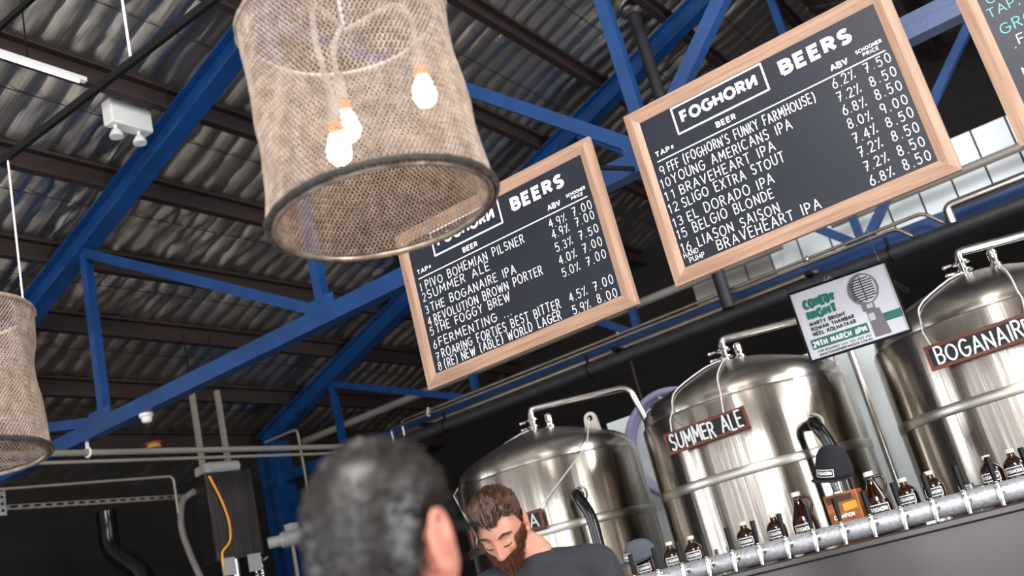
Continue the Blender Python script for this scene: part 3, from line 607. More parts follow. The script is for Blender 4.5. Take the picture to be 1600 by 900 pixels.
def vent(t, cx, cy, pipe_pts, prv):
    z = 2.515
    f = MB().lathe([(.03, z), (.03, z+.03), (.05, z+.032), (.05, z+.04), (.026, z+.045), (.026, z+.075), (.046, z+.078), (.046, z+.09), (.026, z+.094), (.026, z+.12)], (cx, cy, 0), 20).build('vent_fitting', 'chrome', t)
    b = MB()
    for dz_ in (.036, .084): b.tube([(cx-.05, cy-.01, z+dz_), (cx-.085, cy-.02, z+dz_)], .009, 8).ball((cx-.088, cy-.02, z+dz_), .013, 8, 6)
    b.build('clamp_bolt', 'chrome', f)
    MB().tube(bend([(cx, cy, z+.1)] + pipe_pts, .07, 8), .024, 14).build('vent_pipe', 'steel2', t)
    x, y = prv; z = dz(math.hypot(x-t.location.x, y-TY)) - .01
    p = MB().lathe([(.034, z), (.034, z+.022), (.024, z+.026), (.027, z+.085), (.022, z+.1), (.01, z+.108), (0, z+.109)], (x, y, 0), 16).build('relief_valve', 'chrome', t)
    b = MB()
    for k in range(8): a = k*PI/4; b.ball((x+.0265*math.cos(a), y+.0265*math.sin(a), z+.075), .005, 6, 4)
    b.build('valve_holes', 'black', p)
def on_lid(cx, x0, y0, x1, y1, n=36, off=.012):
    out = []
    for i in range(n+1):
        x, y = x0+(x1-x0)*i/n, y0+(y1-y0)*i/n; r = math.hypot(x-cx, y-TY); out.append((x, y, (dz(r) if r < .652 else RIM)+off))
    return out
def black_elbow(t, cx, x, z, dx):
    y0 = TY - math.sqrt(TR**2-(x-cx)**2)
    f = MB().lathe([(.062, 0), (.062, .012), (.05, .014)], (x, y0+.006, z), 20, Matrix.Rotation(R(90), 3, 'X')).build('pipe_flange', 'weld', t)
    MB().tube(bend([(x, y0, z), (x+dx*.4, y0-.13, z), (x+dx, y0-.135, z-.14), (x+dx, y0-.12, .5)], .09, 8), .036, 14).build('black_pipe', 'blackgloss', t)
TL, TM, TG = -3.6, -2.1, -.6
tl = tank(TL, 'left stainless brewing tank with a lifting lug, behind the bearded man')
vent(tl, TL-.005, 5.98, [(TL, 5.98, 2.675), (-3.02, 6.42, 2.675), (-2.97, 6.45, 2.4), (-2.97, 6.45, .3)], (TL+.14, 5.96))
lug = MB(); lx, ly = TL+.47, 5.93
lug.prism([(lx+.05*math.cos(a), ly, 2.46+.05*math.sin(a)) for a in [PI*k/10 for k in range(11)]] + [(lx-.06, ly, 2.36), (lx+.06, ly, 2.36)], (0, 1, 0), .012); lo = lug.build('lifting_lug', 'weld', tl)
MB().tube([(lx, ly-.002, 2.468), (lx, ly+.014, 2.468)], .02, 14).build('lug_hole', 'black', lo)
black_elbow(tl, TL, -3.14, 1.965, .12)
tm = tank(TM, 'middle stainless brewing tank, the one with the SUMMER ALE sign')
vent(tm, TM-.01, 5.98, [(TM+.0, 5.98, 2.665), (-1.35, 6.42, 2.665), (-1.3, 6.45, 2.4), (-1.3, 6.45, .3)], (TM+.085, 5.98))
black_elbow(tm, TM, -1.6, 1.955, .09)
tg = tank(TG, 'right stainless brewing tank, the one with the BOGANAIRE sign')
vent(tg, TG-.03, 5.98, [(TG-.02, 5.98, 2.66), (.1, 6.4, 2.66), (.15, 6.45, 2.4), (.15, 6.45, .3)], (TG+.14, 5.9))
# signs on ropes
def hung_sign(label, x0, x1, z0, z1, y, tilt, words, ropes, tsize):
    t = thing('hanging_sign', label, 'sign', ((x0+x1)/2, y, z0)); cx, cz = (x0+x1)/2, (z0+z1)/2; w, h = x1-x0, z1-z0
    def P(u, v, d=0): a, b = u-w/2, h/2-v; return V((cx+a*math.cos(tilt)-b*math.sin(tilt), y-d, cz+a*math.sin(tilt)+b*math.cos(tilt)))
    b = MB(); b.prism([P(0, 0), P(w, 0), P(w, h), P(0, h)], (0, -1, 0), .014); b.build('timber_backing', 'redwood', t, smooth=False, bevel=.002)
    e = .018; b = MB(); b.prism([P(e, e, .0142), P(w-e, e, .0142), P(w-e, h-e, .0142), P(e, h-e, .0142)], (0, -1, 0), .002); b.build('slate_face', 'slate', t, smooth=False)
    b = MB(); write(b, words, tsize[0], tsize[1], tsize[2], lambda u, v: P(u, v, .018), tsize[3], sw=.13, gap=.3, jit=.06)
    b.build('sign_lettering', 'chalk', t, smooth=False, recalc=False)
    for r in ropes: MB().tube([V(p) for p in r], .0045, 6).build('rope', 'whitecord', t)
hung_sign('reddish timber sign reading SUMMER ALE roped to the middle tank', -2.372, -1.856, 2.005, 2.13, 5.318, R(1.5), 'SUMMER ALE', [
    [(-2.32, 5.316, 2.115), (-2.33, 5.37, 2.2)] + on_lid(TM, -2.31, 5.40, TM-.03, 5.93), [(-1.985, 5.312, 2.12), (-1.985, 5.345, 2.21)] + on_lid(TM, -1.99, 5.38, TM+.02, 5.93)], (.03, .105, .088, .486))
hung_sign('dark timber sign reading BOGANAIRE roped to the right tank, cut off at the right', -.87, -.29, 2.0, 2.128, 5.318, R(.5), 'BOGANAIRE', [
    [(-.83, 5.316, 2.11), (-.86, 5.40, 2.21)] + on_lid(TG, -.85, 5.45, TG-.03, 5.93), [(-.38, 5.316, 2.11), (-.37, 5.38, 2.21)] + on_lid(TG, -.38, 5.41, TG+.14, 5.86)], (.04, .105, .082, .50))
a, b2 = at(738, 852, 5.3), at(845, 800, 5.3)
sx0, sx1 = a.x, b2.x; sz = (a.z+b2.z)/2
hung_sign('timber sign on the left tank mostly hidden behind the bearded man', sx0, sx1, sz-.06, sz+.06, 5.318, 0, 'A       A', [
    [(sx1-.03, 5.316, sz+.05), (-3.02, 5.585, 2.25), (lx, ly-.01, 2.47)], [(sx0+.02, 5.316, sz+.05), at(709, 775, 5.7), at(722, 752, 5.84), on_lid(TL, -4.2, 5.86, TL, 5.9)[8]] + on_lid(TL, -4.0, 5.87, TL-.02, 5.93)], (.03, .1, .08, sx1-sx0-.03))
o = pipe('steel_pole', 'upright stainless pole between the middle and right tanks', 'pole', [(-1.565, 6.85, 0), (-1.565, 6.85, 3.0), (-1.565, 8.4, 3.0)], .026, 'steel2')
pipe('steel_pole', 'thinner upright stainless pole right beside the middle tank', 'pole', [(-1.69, 6.9, 0), (-1.69, 6.9, 2.9), (-1.69, 8.4, 2.9)], .012, 'steel2')
pipe('steel_pole', 'upright steel pole above the right tank left shoulder', 'pole', [(-1.32, 7.0, 0), (-1.32, 7.0, 3.0), (-1.32, 8.3, 3.0)], .022, 'steel2')
hc = thing('hose_coil', 'lilac hose coil hanging between the left and middle tanks', 'hose', (-3.05, 7.1, 1.9))
for k, (r, y) in enumerate(((.40, 7.02), (.385, 7.06), (.39, 7.1))): MB().tube([(-3.06+r*math.cos(a), y, 2.27+r*math.sin(a)) for a in [2*PI*i/48 for i in range(48)]], .026, 10, True).build('hose_loop', 'hose', hc)
MB().tube([(-3.06, 7.25, 2.63), (-3.06, 6.98, 2.63)], .012, 8).build('wall_hook', 'steel2', hc)
vg = thing('valve_manifold', 'small steel valve between the middle and right tanks above the bar', 'valve', (-1.28, 6.1, 0))
MB().tube([(-1.3, 6.75, 0), (-1.3, 6.75, 2.0)], .02, 10).build('riser_pipe', 'steel2', vg)
for z in (1.5, 1.62, 1.86): MB().tube([(-1.3, 6.75, z), (-1.3, 6.62, z)], .028, 12).ball((-1.3, 6.6, z), .03, 10, 8).build('valve_body', 'chrome', vg)
MB().bar((-1.36, 6.59, 1.66), (-1.24, 6.59, 1.66), .02, .02).build('valve_handle', 'black', vg)

# ------------------------------------------------------------------ stainless back bar, frosted tap pipe, taps
BZ = 1.312
bb = thing('back_bar', 'stainless steel bar counter in front of the tanks', 'bar counter', (-.3, 4.85, 0))
MB().box((-.3, 4.87, (BZ-.03)/2+.0), (5.3, .58, BZ-.03)).build('cabinet_panel', 'panelsteel', bb, bevel=.004)
MB().box((-.3, 4.86, BZ-.015), (5.36, .66, .03)).build('counter_top', 'panelsteel', bb, bevel=.006)
tp = thing('tap_pipe', 'long frosted steel tap pipe lying along the bar counter', 'tap tower', (-.4, 4.62, BZ))
TZ, TYY = BZ+.052, 4.63
MB().tube([(-2.46, TYY, TZ), (2.2, TYY, TZ)], .044, 24).build('frosted_pipe', 'frost', tp)
MB().lathe([(0, 0), (.05, 0), (.05, .02), (.044, .024)], (-2.478, TYY, TZ), 24, Matrix.Rotation(R(90), 3, 'Y')).build('end_cap', 'steel2', tp)
for x in (-2.3, -.95, .4, 1.7): MB().box((x, TYY+.01, BZ+.006), (.1, .05, .012)).build('pipe_foot', 'steel2', tp)
def tap(label, x):
    t = thing('beer_tap', label, 'beer tap', (x, TYY-.044, TZ+.01), 'beer taps along the frosted pipe'); y = TYY-.04
    MB().tube([(x, y+.004, TZ+.012), (x, y-.05, TZ+.012)], .011, 12).tube([(x, y-.004, TZ+.012), (x, y-.014, TZ+.012)], .019, 12).build('shank', 'chrome', t)
    MB().tube([(x, y-.05, TZ+.035), (x, y-.05, TZ+.012), (x, y-.055, TZ-.018), (x, y-.066, TZ-.05)], [.011, .015, .012, .0085], 12).build('spout', 'chrome', t)
    MB().tube([(x, y-.048, TZ+.03), (x, y-.046, TZ+.048)], .008, 10).ball((x, y-.048, TZ+.036), .013, 10, 8).build('lever_collar', 'chrome', t)
    MB().tube([(x, y-.046, TZ+.046), (x, y-.042, TZ+.07), (x, y-.036, TZ+.13), (x, y-.035, TZ+.152)], [.008, .011, .0135, .0135], 4).build('tap_handle', 'black', t, bevel=.002)
    return t
t0 = None; ordt = ['leftmost', 'second', 'third', 'fourth', 'fifth', 'sixth', 'seventh', 'eighth', 'ninth', 'tenth', 'eleventh', 'twelfth', 'thirteenth', 'fourteenth', 'fifteenth']
for i in range(15):
    x = -2.39 + i*.1325; lb = 'chrome beer tap with black handle, %s along the frosted pipe' % ('leftmost' if i == 0 else ordt[i] + ' from the left')
    if t0 is None: t0 = tap(lb, x)
    else: dup(t0, V((x, TYY-.044, TZ+.01)), label=lb)
# ------------------------------------------------------------------ bottles, caps, glasses and the plaque on the ledge
BY = 4.9
def bottle_label(t, r, zc, hh, ha, m_t):
    mb = MB(); mb.lathe([(r+.0008, zc-hh*1.25), (r+.0008, zc+hh*1.25)], (0, 0, 0), 16, None, -PI/2-ha*1.12, -PI/2+ha*1.12); mb.build('paper_label', 'label', t)
    T = lambda u, v: V(((r+.0016)*math.cos(-PI/2+u), (r+.0016)*math.sin(-PI/2+u), zc-v))
    mb = MB()
    def edge(p, q, n=12): 
        for i in range(n):
            a = (p[0]+(q[0]-p[0])*i/n, p[1]+(q[1]-p[1])*i/n); b = (p[0]+(q[0]-p[0])*(i+1)/n, p[1]+(q[1]-p[1])*(i+1)/n); w = .0021
            if abs(p[1]-q[1]) < 1e-6: pts = [(a[0], a[1]-w), (b[0], b[1]-w), (b[0], b[1]+w), (a[0], a[1]+w)]
            else: pts = [(a[0]-w/r, a[1]), (b[0]-w/r, b[1]), (b[0]+w/r, b[1]), (a[0]+w/r, a[1])]
            mb.poly([T(*k) for k in pts])
    for p, q in (((-ha, -hh), (ha, -hh)), ((ha, -hh), (ha, hh)), ((ha, hh), (-ha, hh)), ((-ha, hh), (-ha, -hh))): edge(p, q)
    sub = MB(); write(mb, 'FOGHOR@', -ha*.84*r, hh*.5, hh*1.0, lambda u, v: T(u/r, v), ha*.84*r, sw=.2, gap=.34, flat=True)
    mb.build('label_lettering', 'labelwhite', t, smooth=False, recalc=False); sub.bm.free()
def squealer(label):
    t = thing('beer_bottle', label, 'bottle', (0, 0, 0), 'small amber bottles along the tap pipe')
    MB().lathe([(0, .004), (.04, 0), (.047, .006), (.049, .02), (.049, .143), (.0465, .157), (.039, .170), (.026, .180), (.0175, .187), (.0155, .2), (.0175, .203), (.0175, .208), (0, .208)], (0, 0, 0), 32).build('bottle_glass', 'amber', t)
    MB().lathe([(0, .221), (.0175, .22), (.0185, .216), (.0185, .203), (.017, .202)], (0, 0, 0), 20).build('bottle_cap', 'cream', t)
    bottle_label(t, .049, .124, .0165, .80, 0); return t
def growler(label):
    t = thing('growler', label, 'growler', (0, 0, 0), 'tall amber growlers with handles')
    MB().lathe([(0, .005), (.05, 0), (.058, .007), (.061, .025), (.061, .125), (.057, .155), (.044, .186), (.026, .225), (.0195, .25), (.0185, .268), (.021, .272), (.021, .277), (0, .277)], (0, 0, 0), 36).build('bottle_glass', 'amber', t)
    MB().lathe([(0, .29), (.021, .289), (.0225, .285), (.0225, .268), (.02, .267)], (0, 0, 0), 20).build('screw_cap', 'whiteplastic', t)
    MB().tube(bend([(.02, .0, .258), (.05, 0, .262), (.064, 0, .225), (.046, 0, .182)], .02), .0075, 10).build('loop_handle', 'amber', t)
    bottle_label(t, .061, .112, .021, .76, 0); return t
fx = lambda px: at(px, 800, BY).x
def fxx(px, py): return at(px, py, BY).x
rows = [('under the grey cap', 1008, 882), ('immediately right of the grey cap', 1050, 868), ('left of the small clear glass', 1084, 860), ('right of the small clear glass', 1166, 838), ('left of the growler nearest the middle tank front', 1213, 826), ('right of the right growler', 1416, 768), ('left of the glass mug', 1457, 757), ('right of the glass mug', 1549, 738), ('cut off by the right edge of the photo', 1585, 725)]
b0 = None
for i, (w, px, py) in enumerate(rows):
    lb = 'small amber bottle with black label, ' + w; loc = V((fxx(px, py), BY, BZ)); rz = math.atan2(0-loc.x, BY)*.6 + rnd.uniform(-.2, .2)
    if b0 is None: b0 = squealer(lb); b0.location = loc; b0.rotation_euler.z = rz
    else: dup(b0, loc, rz, lb)
g0 = growler('tall amber growler with loop handle, left of the copper plaque box'); g0.location = (fxx(1257, 815), BY, BZ); g0.rotation_euler.z = .15
dup(g0, V((fxx(1370, 780), BY, BZ)), .2, 'tall amber growler with loop handle, right of the copper plaque box')
def tumbler(name, label, x, r, h, handle=False):
    t = thing(name, label, 'glass', (x, BY, BZ)); MB().lathe([(0, .004), (r*.8, 0), (r*.86, .006), (r, h), (r-.003, h), (r*.83, .014), (0, .012)], (x, BY, BZ), 28).build('glass_bowl', 'glass', t)
    if handle: MB().tube(bend([(x+r*.95, BY, BZ+h*.85), (x+r+.035, BY, BZ+h*.8), (x+r+.035, BY, BZ+h*.3), (x+r*.9, BY, BZ+h*.22)], .02), .006, 8).build('mug_handle', 'glass', t)
tumbler('beer_glass', 'small clear glass between two amber bottles near the left end of the taps', fxx(1128, 852), .048, .125)
tumbler('glass_mug', 'clear glass mug between small bottles at the right end of the bar', fxx(1506, 747), .036, .12, True)
# copper coloured box with a polished cup on it, black cap hung over the cup
px0 = fxx(1322, 790)
bx = thing('award_box', 'copper coloured box printed CHAMPION standing between the two growlers', 'box', (px0, BY, BZ), rotz=R(-6))
rot = Matrix.Rotation(R(-6), 3, 'Z')
def PB(u, v, d): return V((px0, BY, BZ)) + rot @ V((u, -.04-d, v))
MB().box((px0, BY, BZ+.115), (.165, .08, .23), rot).build('box_body', 'copper', bx, bevel=.003)
b = MB(); b.poly([PB(-.07, .188, .001), PB(.055, .192, .001), PB(.06, .218, .001), PB(-.075, .222, .001)]); b.build('dark_picture', mat('dark_brown_print', (74, 44, 32), .6), bx, smooth=False)
b = MB(); b.poly([PB(.0, .142, .001), PB(.07, .146, .001), PB(.07, .182, .001), PB(.0, .178, .001)]); b.build('gold_badge', 'gold', bx, smooth=False)
b = MB(); write(b, 'CHAMPION', -.06, -.112, .022, lambda u, v: PB(u, -v, .0015), .045, sw=.24, gap=.36, flat=True); b.build('box_lettering', 'labelwhite', bx, smooth=False, recalc=False)
cup = thing('polished_cup', 'polished steel cup on the copper box, under the black cap', 'cup', (px0-.012, BY, BZ+.23))
MB().lathe([(0, 0), (.03, 0), (.03, .008), (.026, .012), (.033, .12), (.03, .12), (.024, .02), (0, .018)], (px0-.012, BY, BZ+.23), 24).build('cup_body', 'chrome', cup)
def cap(name, label, c, rz, pitch, m, r, hh, brim_m, text_u, roll=0):
    c = V(c); t = thing(name, label, 'cap', c); mt = Matrix.Rotation(rz, 3, 'Z') @ Matrix.Rotation(roll, 3, 'Y') @ Matrix.Rotation(pitch, 3, 'X')
    b = MB(); bm = b.bm; n, k = 36, 12; rings = []
    for j in range(k+1):
        el = (PI/2)*j/k; ring = []
        for i in range(n):
            a = 2*PI*i/n; rr = r*math.cos(el)**.75; panel = 1-.012*abs(math.cos(3*a))**12
            fr = 1.0 + .12*max(0, -math.sin(a))*math.sin(el)*math.cos(el)*2
            ring.append(bm.verts.new(c + mt @ V((rr*panel*math.cos(a)*.93, rr*panel*math.sin(a)*1.08*1.0, hh*math.sin(el)*fr))))
        rings.append(ring)
    for j in range(k):
        for i in range(n): 
            try: bm.faces.new((rings[j][i], rings[j][(i+1) % n], rings[j+1][(i+1) % n], rings[j+1][i]))
            except ValueError: pass
    bmesh.ops.remove_doubles(bm, verts=bm.verts[:], dist=1e-5)
    cr = b.build('cap_crown', m, t); so = cr.modifiers.new('thick', 'SOLIDIFY'); so.thickness = .003
    b = MB(); pts = []
    for i in range(25): a = PI + PI*i/24; pts.append((r*.93*math.cos(a)*1.0, -r*.62 + (r*.95)*math.sin(a)))
    inner = [(r*.93*math.cos(2*PI-PI*i/24), r*1.08*math.sin(2*PI-PI*i/24)) for i in range(25)]
    outl = pts + inner
    bm = b.bm; A = [bm.verts.new(c + mt @ V((x, y, .004 - .004*(x/r)**2))) for x, y in pts]; B = [bm.verts.new(c + mt @ V((x, y, .004 - .004*(x/r)**2))) for x, y in inner[::-1]]
    for i in range(24): bm.faces.new((A[i], A[i+1], B[i+1], B[i]))
    o = b.build('cap_brim', brim_m, t); so = o.modifiers.new('thick', 'SOLIDIFY'); so.thickness = .004
    MB().ball(c + mt @ V((0, 0, hh)), (.007, .007, .004), 10, 6).build('top_button', m, t)
    def T(u, v):
        x = u; z = .035 - v; el = math.asin(max(-1, min(1, z/(hh*1.1)))); y = -r*1.08*math.cos(el)**.75*math.sqrt(max(0, 1-(x/(r*.95*math.cos(el)**.75))**2)) - .004 - .0015
        return c + mt @ V((x, y, z))
    b = MB(); w2, h2 = .042, .016
    for p, q in (((-w2, -h2), (w2, -h2)), ((w2, -h2), (w2, h2)), ((w2, h2), (-w2, h2)), ((-w2, h2), (-w2, -h2))):
        for i in range(8):
            f = lambda s: (p[0]+(q[0]-p[0])*s, -(p[1]+(q[1]-p[1])*s)); stroke(b, [f(i/8), f((i+1)/8)], .0018, lambda x, y: T(x, -y))
    write(b, 'FOGHOR@', -.036, .0085, .018, T, .036, sw=.22, gap=.34, flat=True)
    b.build('cap_lettering', 'labelwhite', t, smooth=False, recalc=False); return t
xg = fxx(1008, 882)
cap('baseball_cap', 'grey flat brimmed cap sitting on the leftmost bottle', (xg-.005, BY-.005, BZ+.178), R(-40), R(9), 'greyfelt', .084, .098, 'greyfelt', 0, R(8))
cap('baseball_cap', 'black cap hung over the polished cup on the copper box', (px0-.004, BY-.0, BZ+.31), R(-12), R(8), 'navyfelt', .092, .15, 'navyfelt', 0, R(14))

# ------------------------------------------------------------------ brewing machinery at lower left
C0 = V((-7.52, 6.4, 0)); rotm = Matrix.Rotation(R(-9), 3, 'Z')
def Q(a, b, z): return C0 + rotm @ V((-a, b, z))
hb = thing('steel_hopper', 'dark stainless steel cabinet hung on two channels at lower left', 'machine', Q(.12, .25, 2.46))
MB().box(Q(.12, .25, 2.88), (.24, .5, .84), rotm).build('hopper_body', 'darksteel', hb, bevel=.006)
MB().bar(Q(0, 0, 3.3), Q(0, 0, 2.46), .012, .012).build('edge_trim', 'steel2', hb)
MB().box(Q(.16, .18, 3.35), (.2, .26, .1), rotm).tube([Q(.1, .1, 3.36), Q(.1, .42, 3.36)], .06, 14).build('gear_motor', 'motorgrey', hb)
for k, y in enumerate((.06, .34)):
    c = MB().bar(Q(.12, y, 3.3), Q(.12, y, 4.15), .042, .042).build('hanging_channel', 'greypipe', hb)
    MB().tube([Q(.12, y, 4.14), (Q(.12, y, 0).x, Q(.12, y, 0).y, zt(-7.6)+.12)], .008, 8).build('hanging_rod', 'black', hb)
    MB().box(Q(-.006, y+.04, 2.4), (.012, .14, .16), rotm).build('perforated_bracket', 'motorgrey', hb)
MB().tube([Q(.04, .2, 2.47), Q(.04, .2, 0)], .035, 14).build('outlet_leg', 'steel2', hb)
pipe('amber_reflection', 'orange yellow strip modelling an amber reflection that curves down the front of the dark cabinet', 'reflection', [Q(-.012, .03, 3.26), Q(-.02, .05, 3.2), Q(-.02, .12, 3.02), Q(-.02, .17, 2.8), Q(-.02, .15, 2.62), Q(-.02, .04, 2.54), Q(-.014, .04, 2.47), Q(-.014, .04, 2.40)], .011, 'amberreflection', .12)  # amber reflection on the cabinet front, modelled as a solid strip
pipe('flexible_hose', 'dull grey hose curving up to the left side of the dark cabinet', 'hose', [Q(.2, -.02, 3.17), Q(.38, -.06, 3.14), Q(.5, -.04, 2.9), Q(.48, 0, 2.66), Q(.2, -.03, 2.2), Q(.2, .02, 0)], .032, 'pvc', .14)
mo = thing('electric_motor', 'pale grey finned motor right of the dark cabinet', 'motor', (-7.22, 7.1, 2.4))
ax = V((.75, .66, 0)).normalized(); mc = V((-7.3, 7.0, 2.55))
f = MB().tube([mc, mc + ax*.26], .075, 18); 
for k in range(9): f.tube([mc + ax*(.03+.024*k), mc + ax*(.036+.024*k)], .088, 18)
f.build('motor_body', 'motorgrey', mo); MB().box(mc + ax*.12 + V((0, 0, .1)), (.1, .1, .07)).build('terminal_box', 'motorgrey', mo); MB().tube([mc - ax*.12, mc], .055, 14).build('gearbox', 'motorgrey', mo); MB().tube([mc + ax*.1 + V((0, 0, -.05)), V((mc.x+ax.x*.1, mc.y+ax.y*.1, 0))], .03, 10).build('motor_stand', 'darksteel', mo)
vm = thing('valve_manifold', 'chrome valve stack under the right corner of the dark cabinet', 'valve', (-7.4, 6.9, 0))
for x in (.03, .12):
    b = MB().tube([Q(x, .47, 2.46), Q(x, .47, 0)], .014, 10)
    for z in (2.43, 2.36, 2.29, 2.2): b.ball(Q(x, .47, z), .026, 10, 8)
    b.build('valve_tube', 'chrome', vm)
MB().bar(Q(0, .47, 2.4), Q(-.1, .47, 2.42), .014, .014).build('valve_handle', 'chrome', vm)
pipe('flue_duct', 'glossy black flue duct with an angled elbow at the far left', 'duct', [(-9.08, 6.4, 3.32), (-9.08, 6.4, 2.93), (-8.72, 6.5, 2.6), (-8.72, 6.5, 0)], .1, 'blackgloss', .12)
sc = thing('strut_channel', 'perforated steel strut channel running away at lower left', 'channel', (-8.55, 5, 3.28))
MB().bar((-8.55, 3.0, 3.3), (-8.5, 6.95, 3.3), .045, .045).build('channel_rail', 'greypipe', sc)
b = MB()
for k in range(34): y = 3.1+k*.11; b.box((-8.5, y, 3.3), (.06, .05, .014)).box((-8.53, y, 3.277), (.014, .05, .004))
b.build('slot_holes', 'black', sc)
hbk = MB().box((-8.45, 4.95, 3.34), (.012, .07, .24)).build('perforated_hanger', 'motorgrey', sc)
b = MB(); [b.tube([(-8.44, 4.95, 3.26+.06*k), (-8.462, 4.95, 3.26+.06*k)], .013, 10) for k in range(4)]; b.build('hanger_holes', 'black', hbk)
MB().bar((-8.45, 4.95, 3.4), (-8.45, 4.75, 3.4), .03, .01).build('hanger_arm', 'motorgrey', sc)
# ------------------------------------------------------------------ people
def gau(d, s): return math.exp(-(d/s)**2)
def head_pt(d, off=0.0):
    """d: unit direction, face towards -y, z up; returns a point on the head surface in metres."""
    x, y, z = d
    lo = sstep(-z, .05, .95); hx = .077*(1-.26*lo) * (1 + .03*sstep(z, 0, .6)); py = y*.099
    if y < 0: py *= 1 - .06*lo
    else: py *= 1.0 - .34*sstep(-z, .25, .95)
    p = V((x*hx, py, z*.122))
    ax = abs(p.x)
    if y < 0:
        f = sstep(-y, .15, .5)
        nz = p.z
        prof = (.010 + .022*sstep(.02-nz, 0, .055)) * sstep(nz, -.052, -.036) * sstep(.03-nz, 0, .02)
        n = prof*gau(p.x, .0115+.006*sstep(-nz, .0, .04)) + .007*gau(ax-.014, .008)*gau(nz+.036, .010)
        b = -.012*gau(ax-.032, .017)*gau(nz-.010, .014) + .0065*gau(ax-.032, .013)*gau(nz-.006, .010) + .005*gau(nz-.030, .009)*gau(ax-.025, .028)
        c = .006*gau(ax-.045, .016)*gau(nz+.022, .018) + .0055*gau(nz+.060, .006)*gau(p.x, .022) + .006*gau(nz+.073, .006)*gau(p.x, .018) - .004*gau(nz+.0665, .0025)*gau(p.x, .022) + .011*gau(nz+.098, .016)*gau(p.x, .024)
        p.y -= f*(n + b + c)
    if off: p += V((x, y, z)).normalized()*off
    return p
def sph(nu, nv):
    for j in range(nv+1):
        th = PI*j/nv
        for i in range(nu): ph = 2*PI*i/nu; yield i, j, V((math.sin(th)*math.sin(ph), -math.sin(th)*math.cos(ph), math.cos(th)))
def add_head(bm, Hm, nu=120, nv=90):
    g = {}
    for i, j, d in sph(nu, nv): g[i, j] = bm.verts.new(Hm @ head_pt(d))
    for j in range(nv):
        for i in range(nu): bm.faces.new((g[i, j], g[i, j+1], g[(i+1) % nu, j+1], g[(i+1) % nu, j]))
def add_ear(mb, Hm, s):
    c = V((s*.077, .008, -.002)); pts = []
    for k in range(15):
        a = R(-115 + 300*k/14); pts.append(Hm @ (c + V((s*(.012+.006*math.sin(a)*.5), .002+.0175*math.cos(a)*1.0+.004*math.sin(a), .034*math.sin(a)))))
    mb.tube(pts, [.0052]*15, 8)
    mb.ball(Hm @ (c + V((s*.006, .001, 0))), (.007, .014, .026), 12, 8, Hm.to_3x3()); mb.ball(Hm @ (c + V((s*.007, -.008, -.027))), .008, 8, 6)
def fused(mb, name, m, parent, vox, sm=2):
    me = bpy.data.meshes.new('tmp'); bmesh.ops.recalc_face_normals(mb.bm, faces=mb.bm.faces); mb.bm.transform(chain_inv(parent)); mb.bm.to_mesh(me); mb.bm.free(); o = bpy.data.objects.new(name, me); COL.objects.link(o)
    r = o.modifiers.new('remesh', 'REMESH'); r.mode = 'VOXEL'; r.voxel_size = vox; r.use_smooth_shade = True
    s = o.modifiers.new('smooth', 'SMOOTH'); s.factor = .5; s.iterations = sm
    dg = bpy.context.evaluated_depsgraph_get(); me2 = bpy.data.meshes.new_from_object(o.evaluated_get(dg)); o.modifiers.clear(); o.data = me2; bpy.data.meshes.remove(me)
    me2.materials.clear(); me2.materials.append(MT[m]); me2.shade_smooth(); o.parent = parent; return o
def capsule(mb, pts, rs, seg=16):
    pts = [V(p) for p in pts]; P2, R2 = [], []
    for (a, b), (ra, rb) in zip(zip(pts, pts[1:]), zip(rs, rs[1:])):
        for k in range(6): t = k/6; P2.append(a.lerp(b, t)); R2.append(ra+(rb-ra)*(t*t*(3-2*t)))
    P2.append(pts[-1]); R2.append(rs[-1]); mb.tube(P2, R2, seg); mb.ball(pts[0], rs[0]*.99, seg, 10); mb.ball(pts[-1], rs[-1]*.99, seg, 10)
def add_hand(mb, wrist, d, nrm, s):
    d = V(d).normalized(); nrm = V(nrm).normalized(); sd = d.cross(nrm).normalized()*s
    capsule(mb, [wrist, wrist+d*.05], [.027, .030]); 
    for k in range(-1, 3): capsule(mb, [wrist+d*.03+sd*(.018*(k-.5)), wrist+d*.085+sd*(.02*(k-.5))], [.013, .012], 8)
    for k, L in enumerate((.07, .078, .072, .056)):
        b = wrist+d*.088+sd*(.0205*(1.5-k)); capsule(mb, [b, b+d*L*.45+nrm*.006, b+d*L*.75+nrm*.022, b+d*L*.9+nrm*.04], [.0092, .0088, .008, .007], 8)
    b = wrist+d*.03+sd*.028; capsule(mb, [b, b+d*.03+sd*.026+nrm*.006, b+d*.062+sd*.034+nrm*.02], [.012, .0105, .008], 8)
def strands(bm, roots, fn, rnd_, w):
    for p, dirs in roots:
        pts = fn(p, dirs); n = len(pts); prev = None
        for i, q in enumerate(pts):
            t = V(pts[min(i+1, n-1)]) - V(pts[max(i-1, 0)]); t = t.normalized() if t.length > 1e-9 else V((0, 0, 1)); sd = t.cross(V((.3, .5, .8))).normalized(); u = sd.cross(t); r = w*(1-.75*(i/(n-1))**2)
            cur = [bm.verts.new(q + sd*r), bm.verts.new(q - sd*r*.5 + u*r*.87), bm.verts.new(q - sd*r*.5 - u*r*.87)]
            if prev:
                for k in range(3): bm.faces.new((prev[k], prev[(k+1) % 3], cur[(k+1) % 3], cur[k]))
            prev = cur
def shell(bm, Hm, mask, off, nu=110, nv=84):
    g = {}
    for i, j, d in sph(nu, nv):
        m = mask(d)
        if m > 0: g[i, j] = bm.verts.new(Hm @ head_pt(d, off(d)*min(1, m*3) - .002))
    for j in range(nv):
        for i in range(nu):
            k = [(i, j), (i, j+1), ((i+1) % nu, j+1), ((i+1) % nu, j)]
            if all(q in g for q in k):
                try: bm.faces.new([g[q] for q in k])
                except ValueError: pass
def rdir(r): 
    while True:
        v = V((r.uniform(-1, 1), r.uniform(-1, 1), r.uniform(-1, 1)))
        if .1 < v.length < 1: return v.normalized()
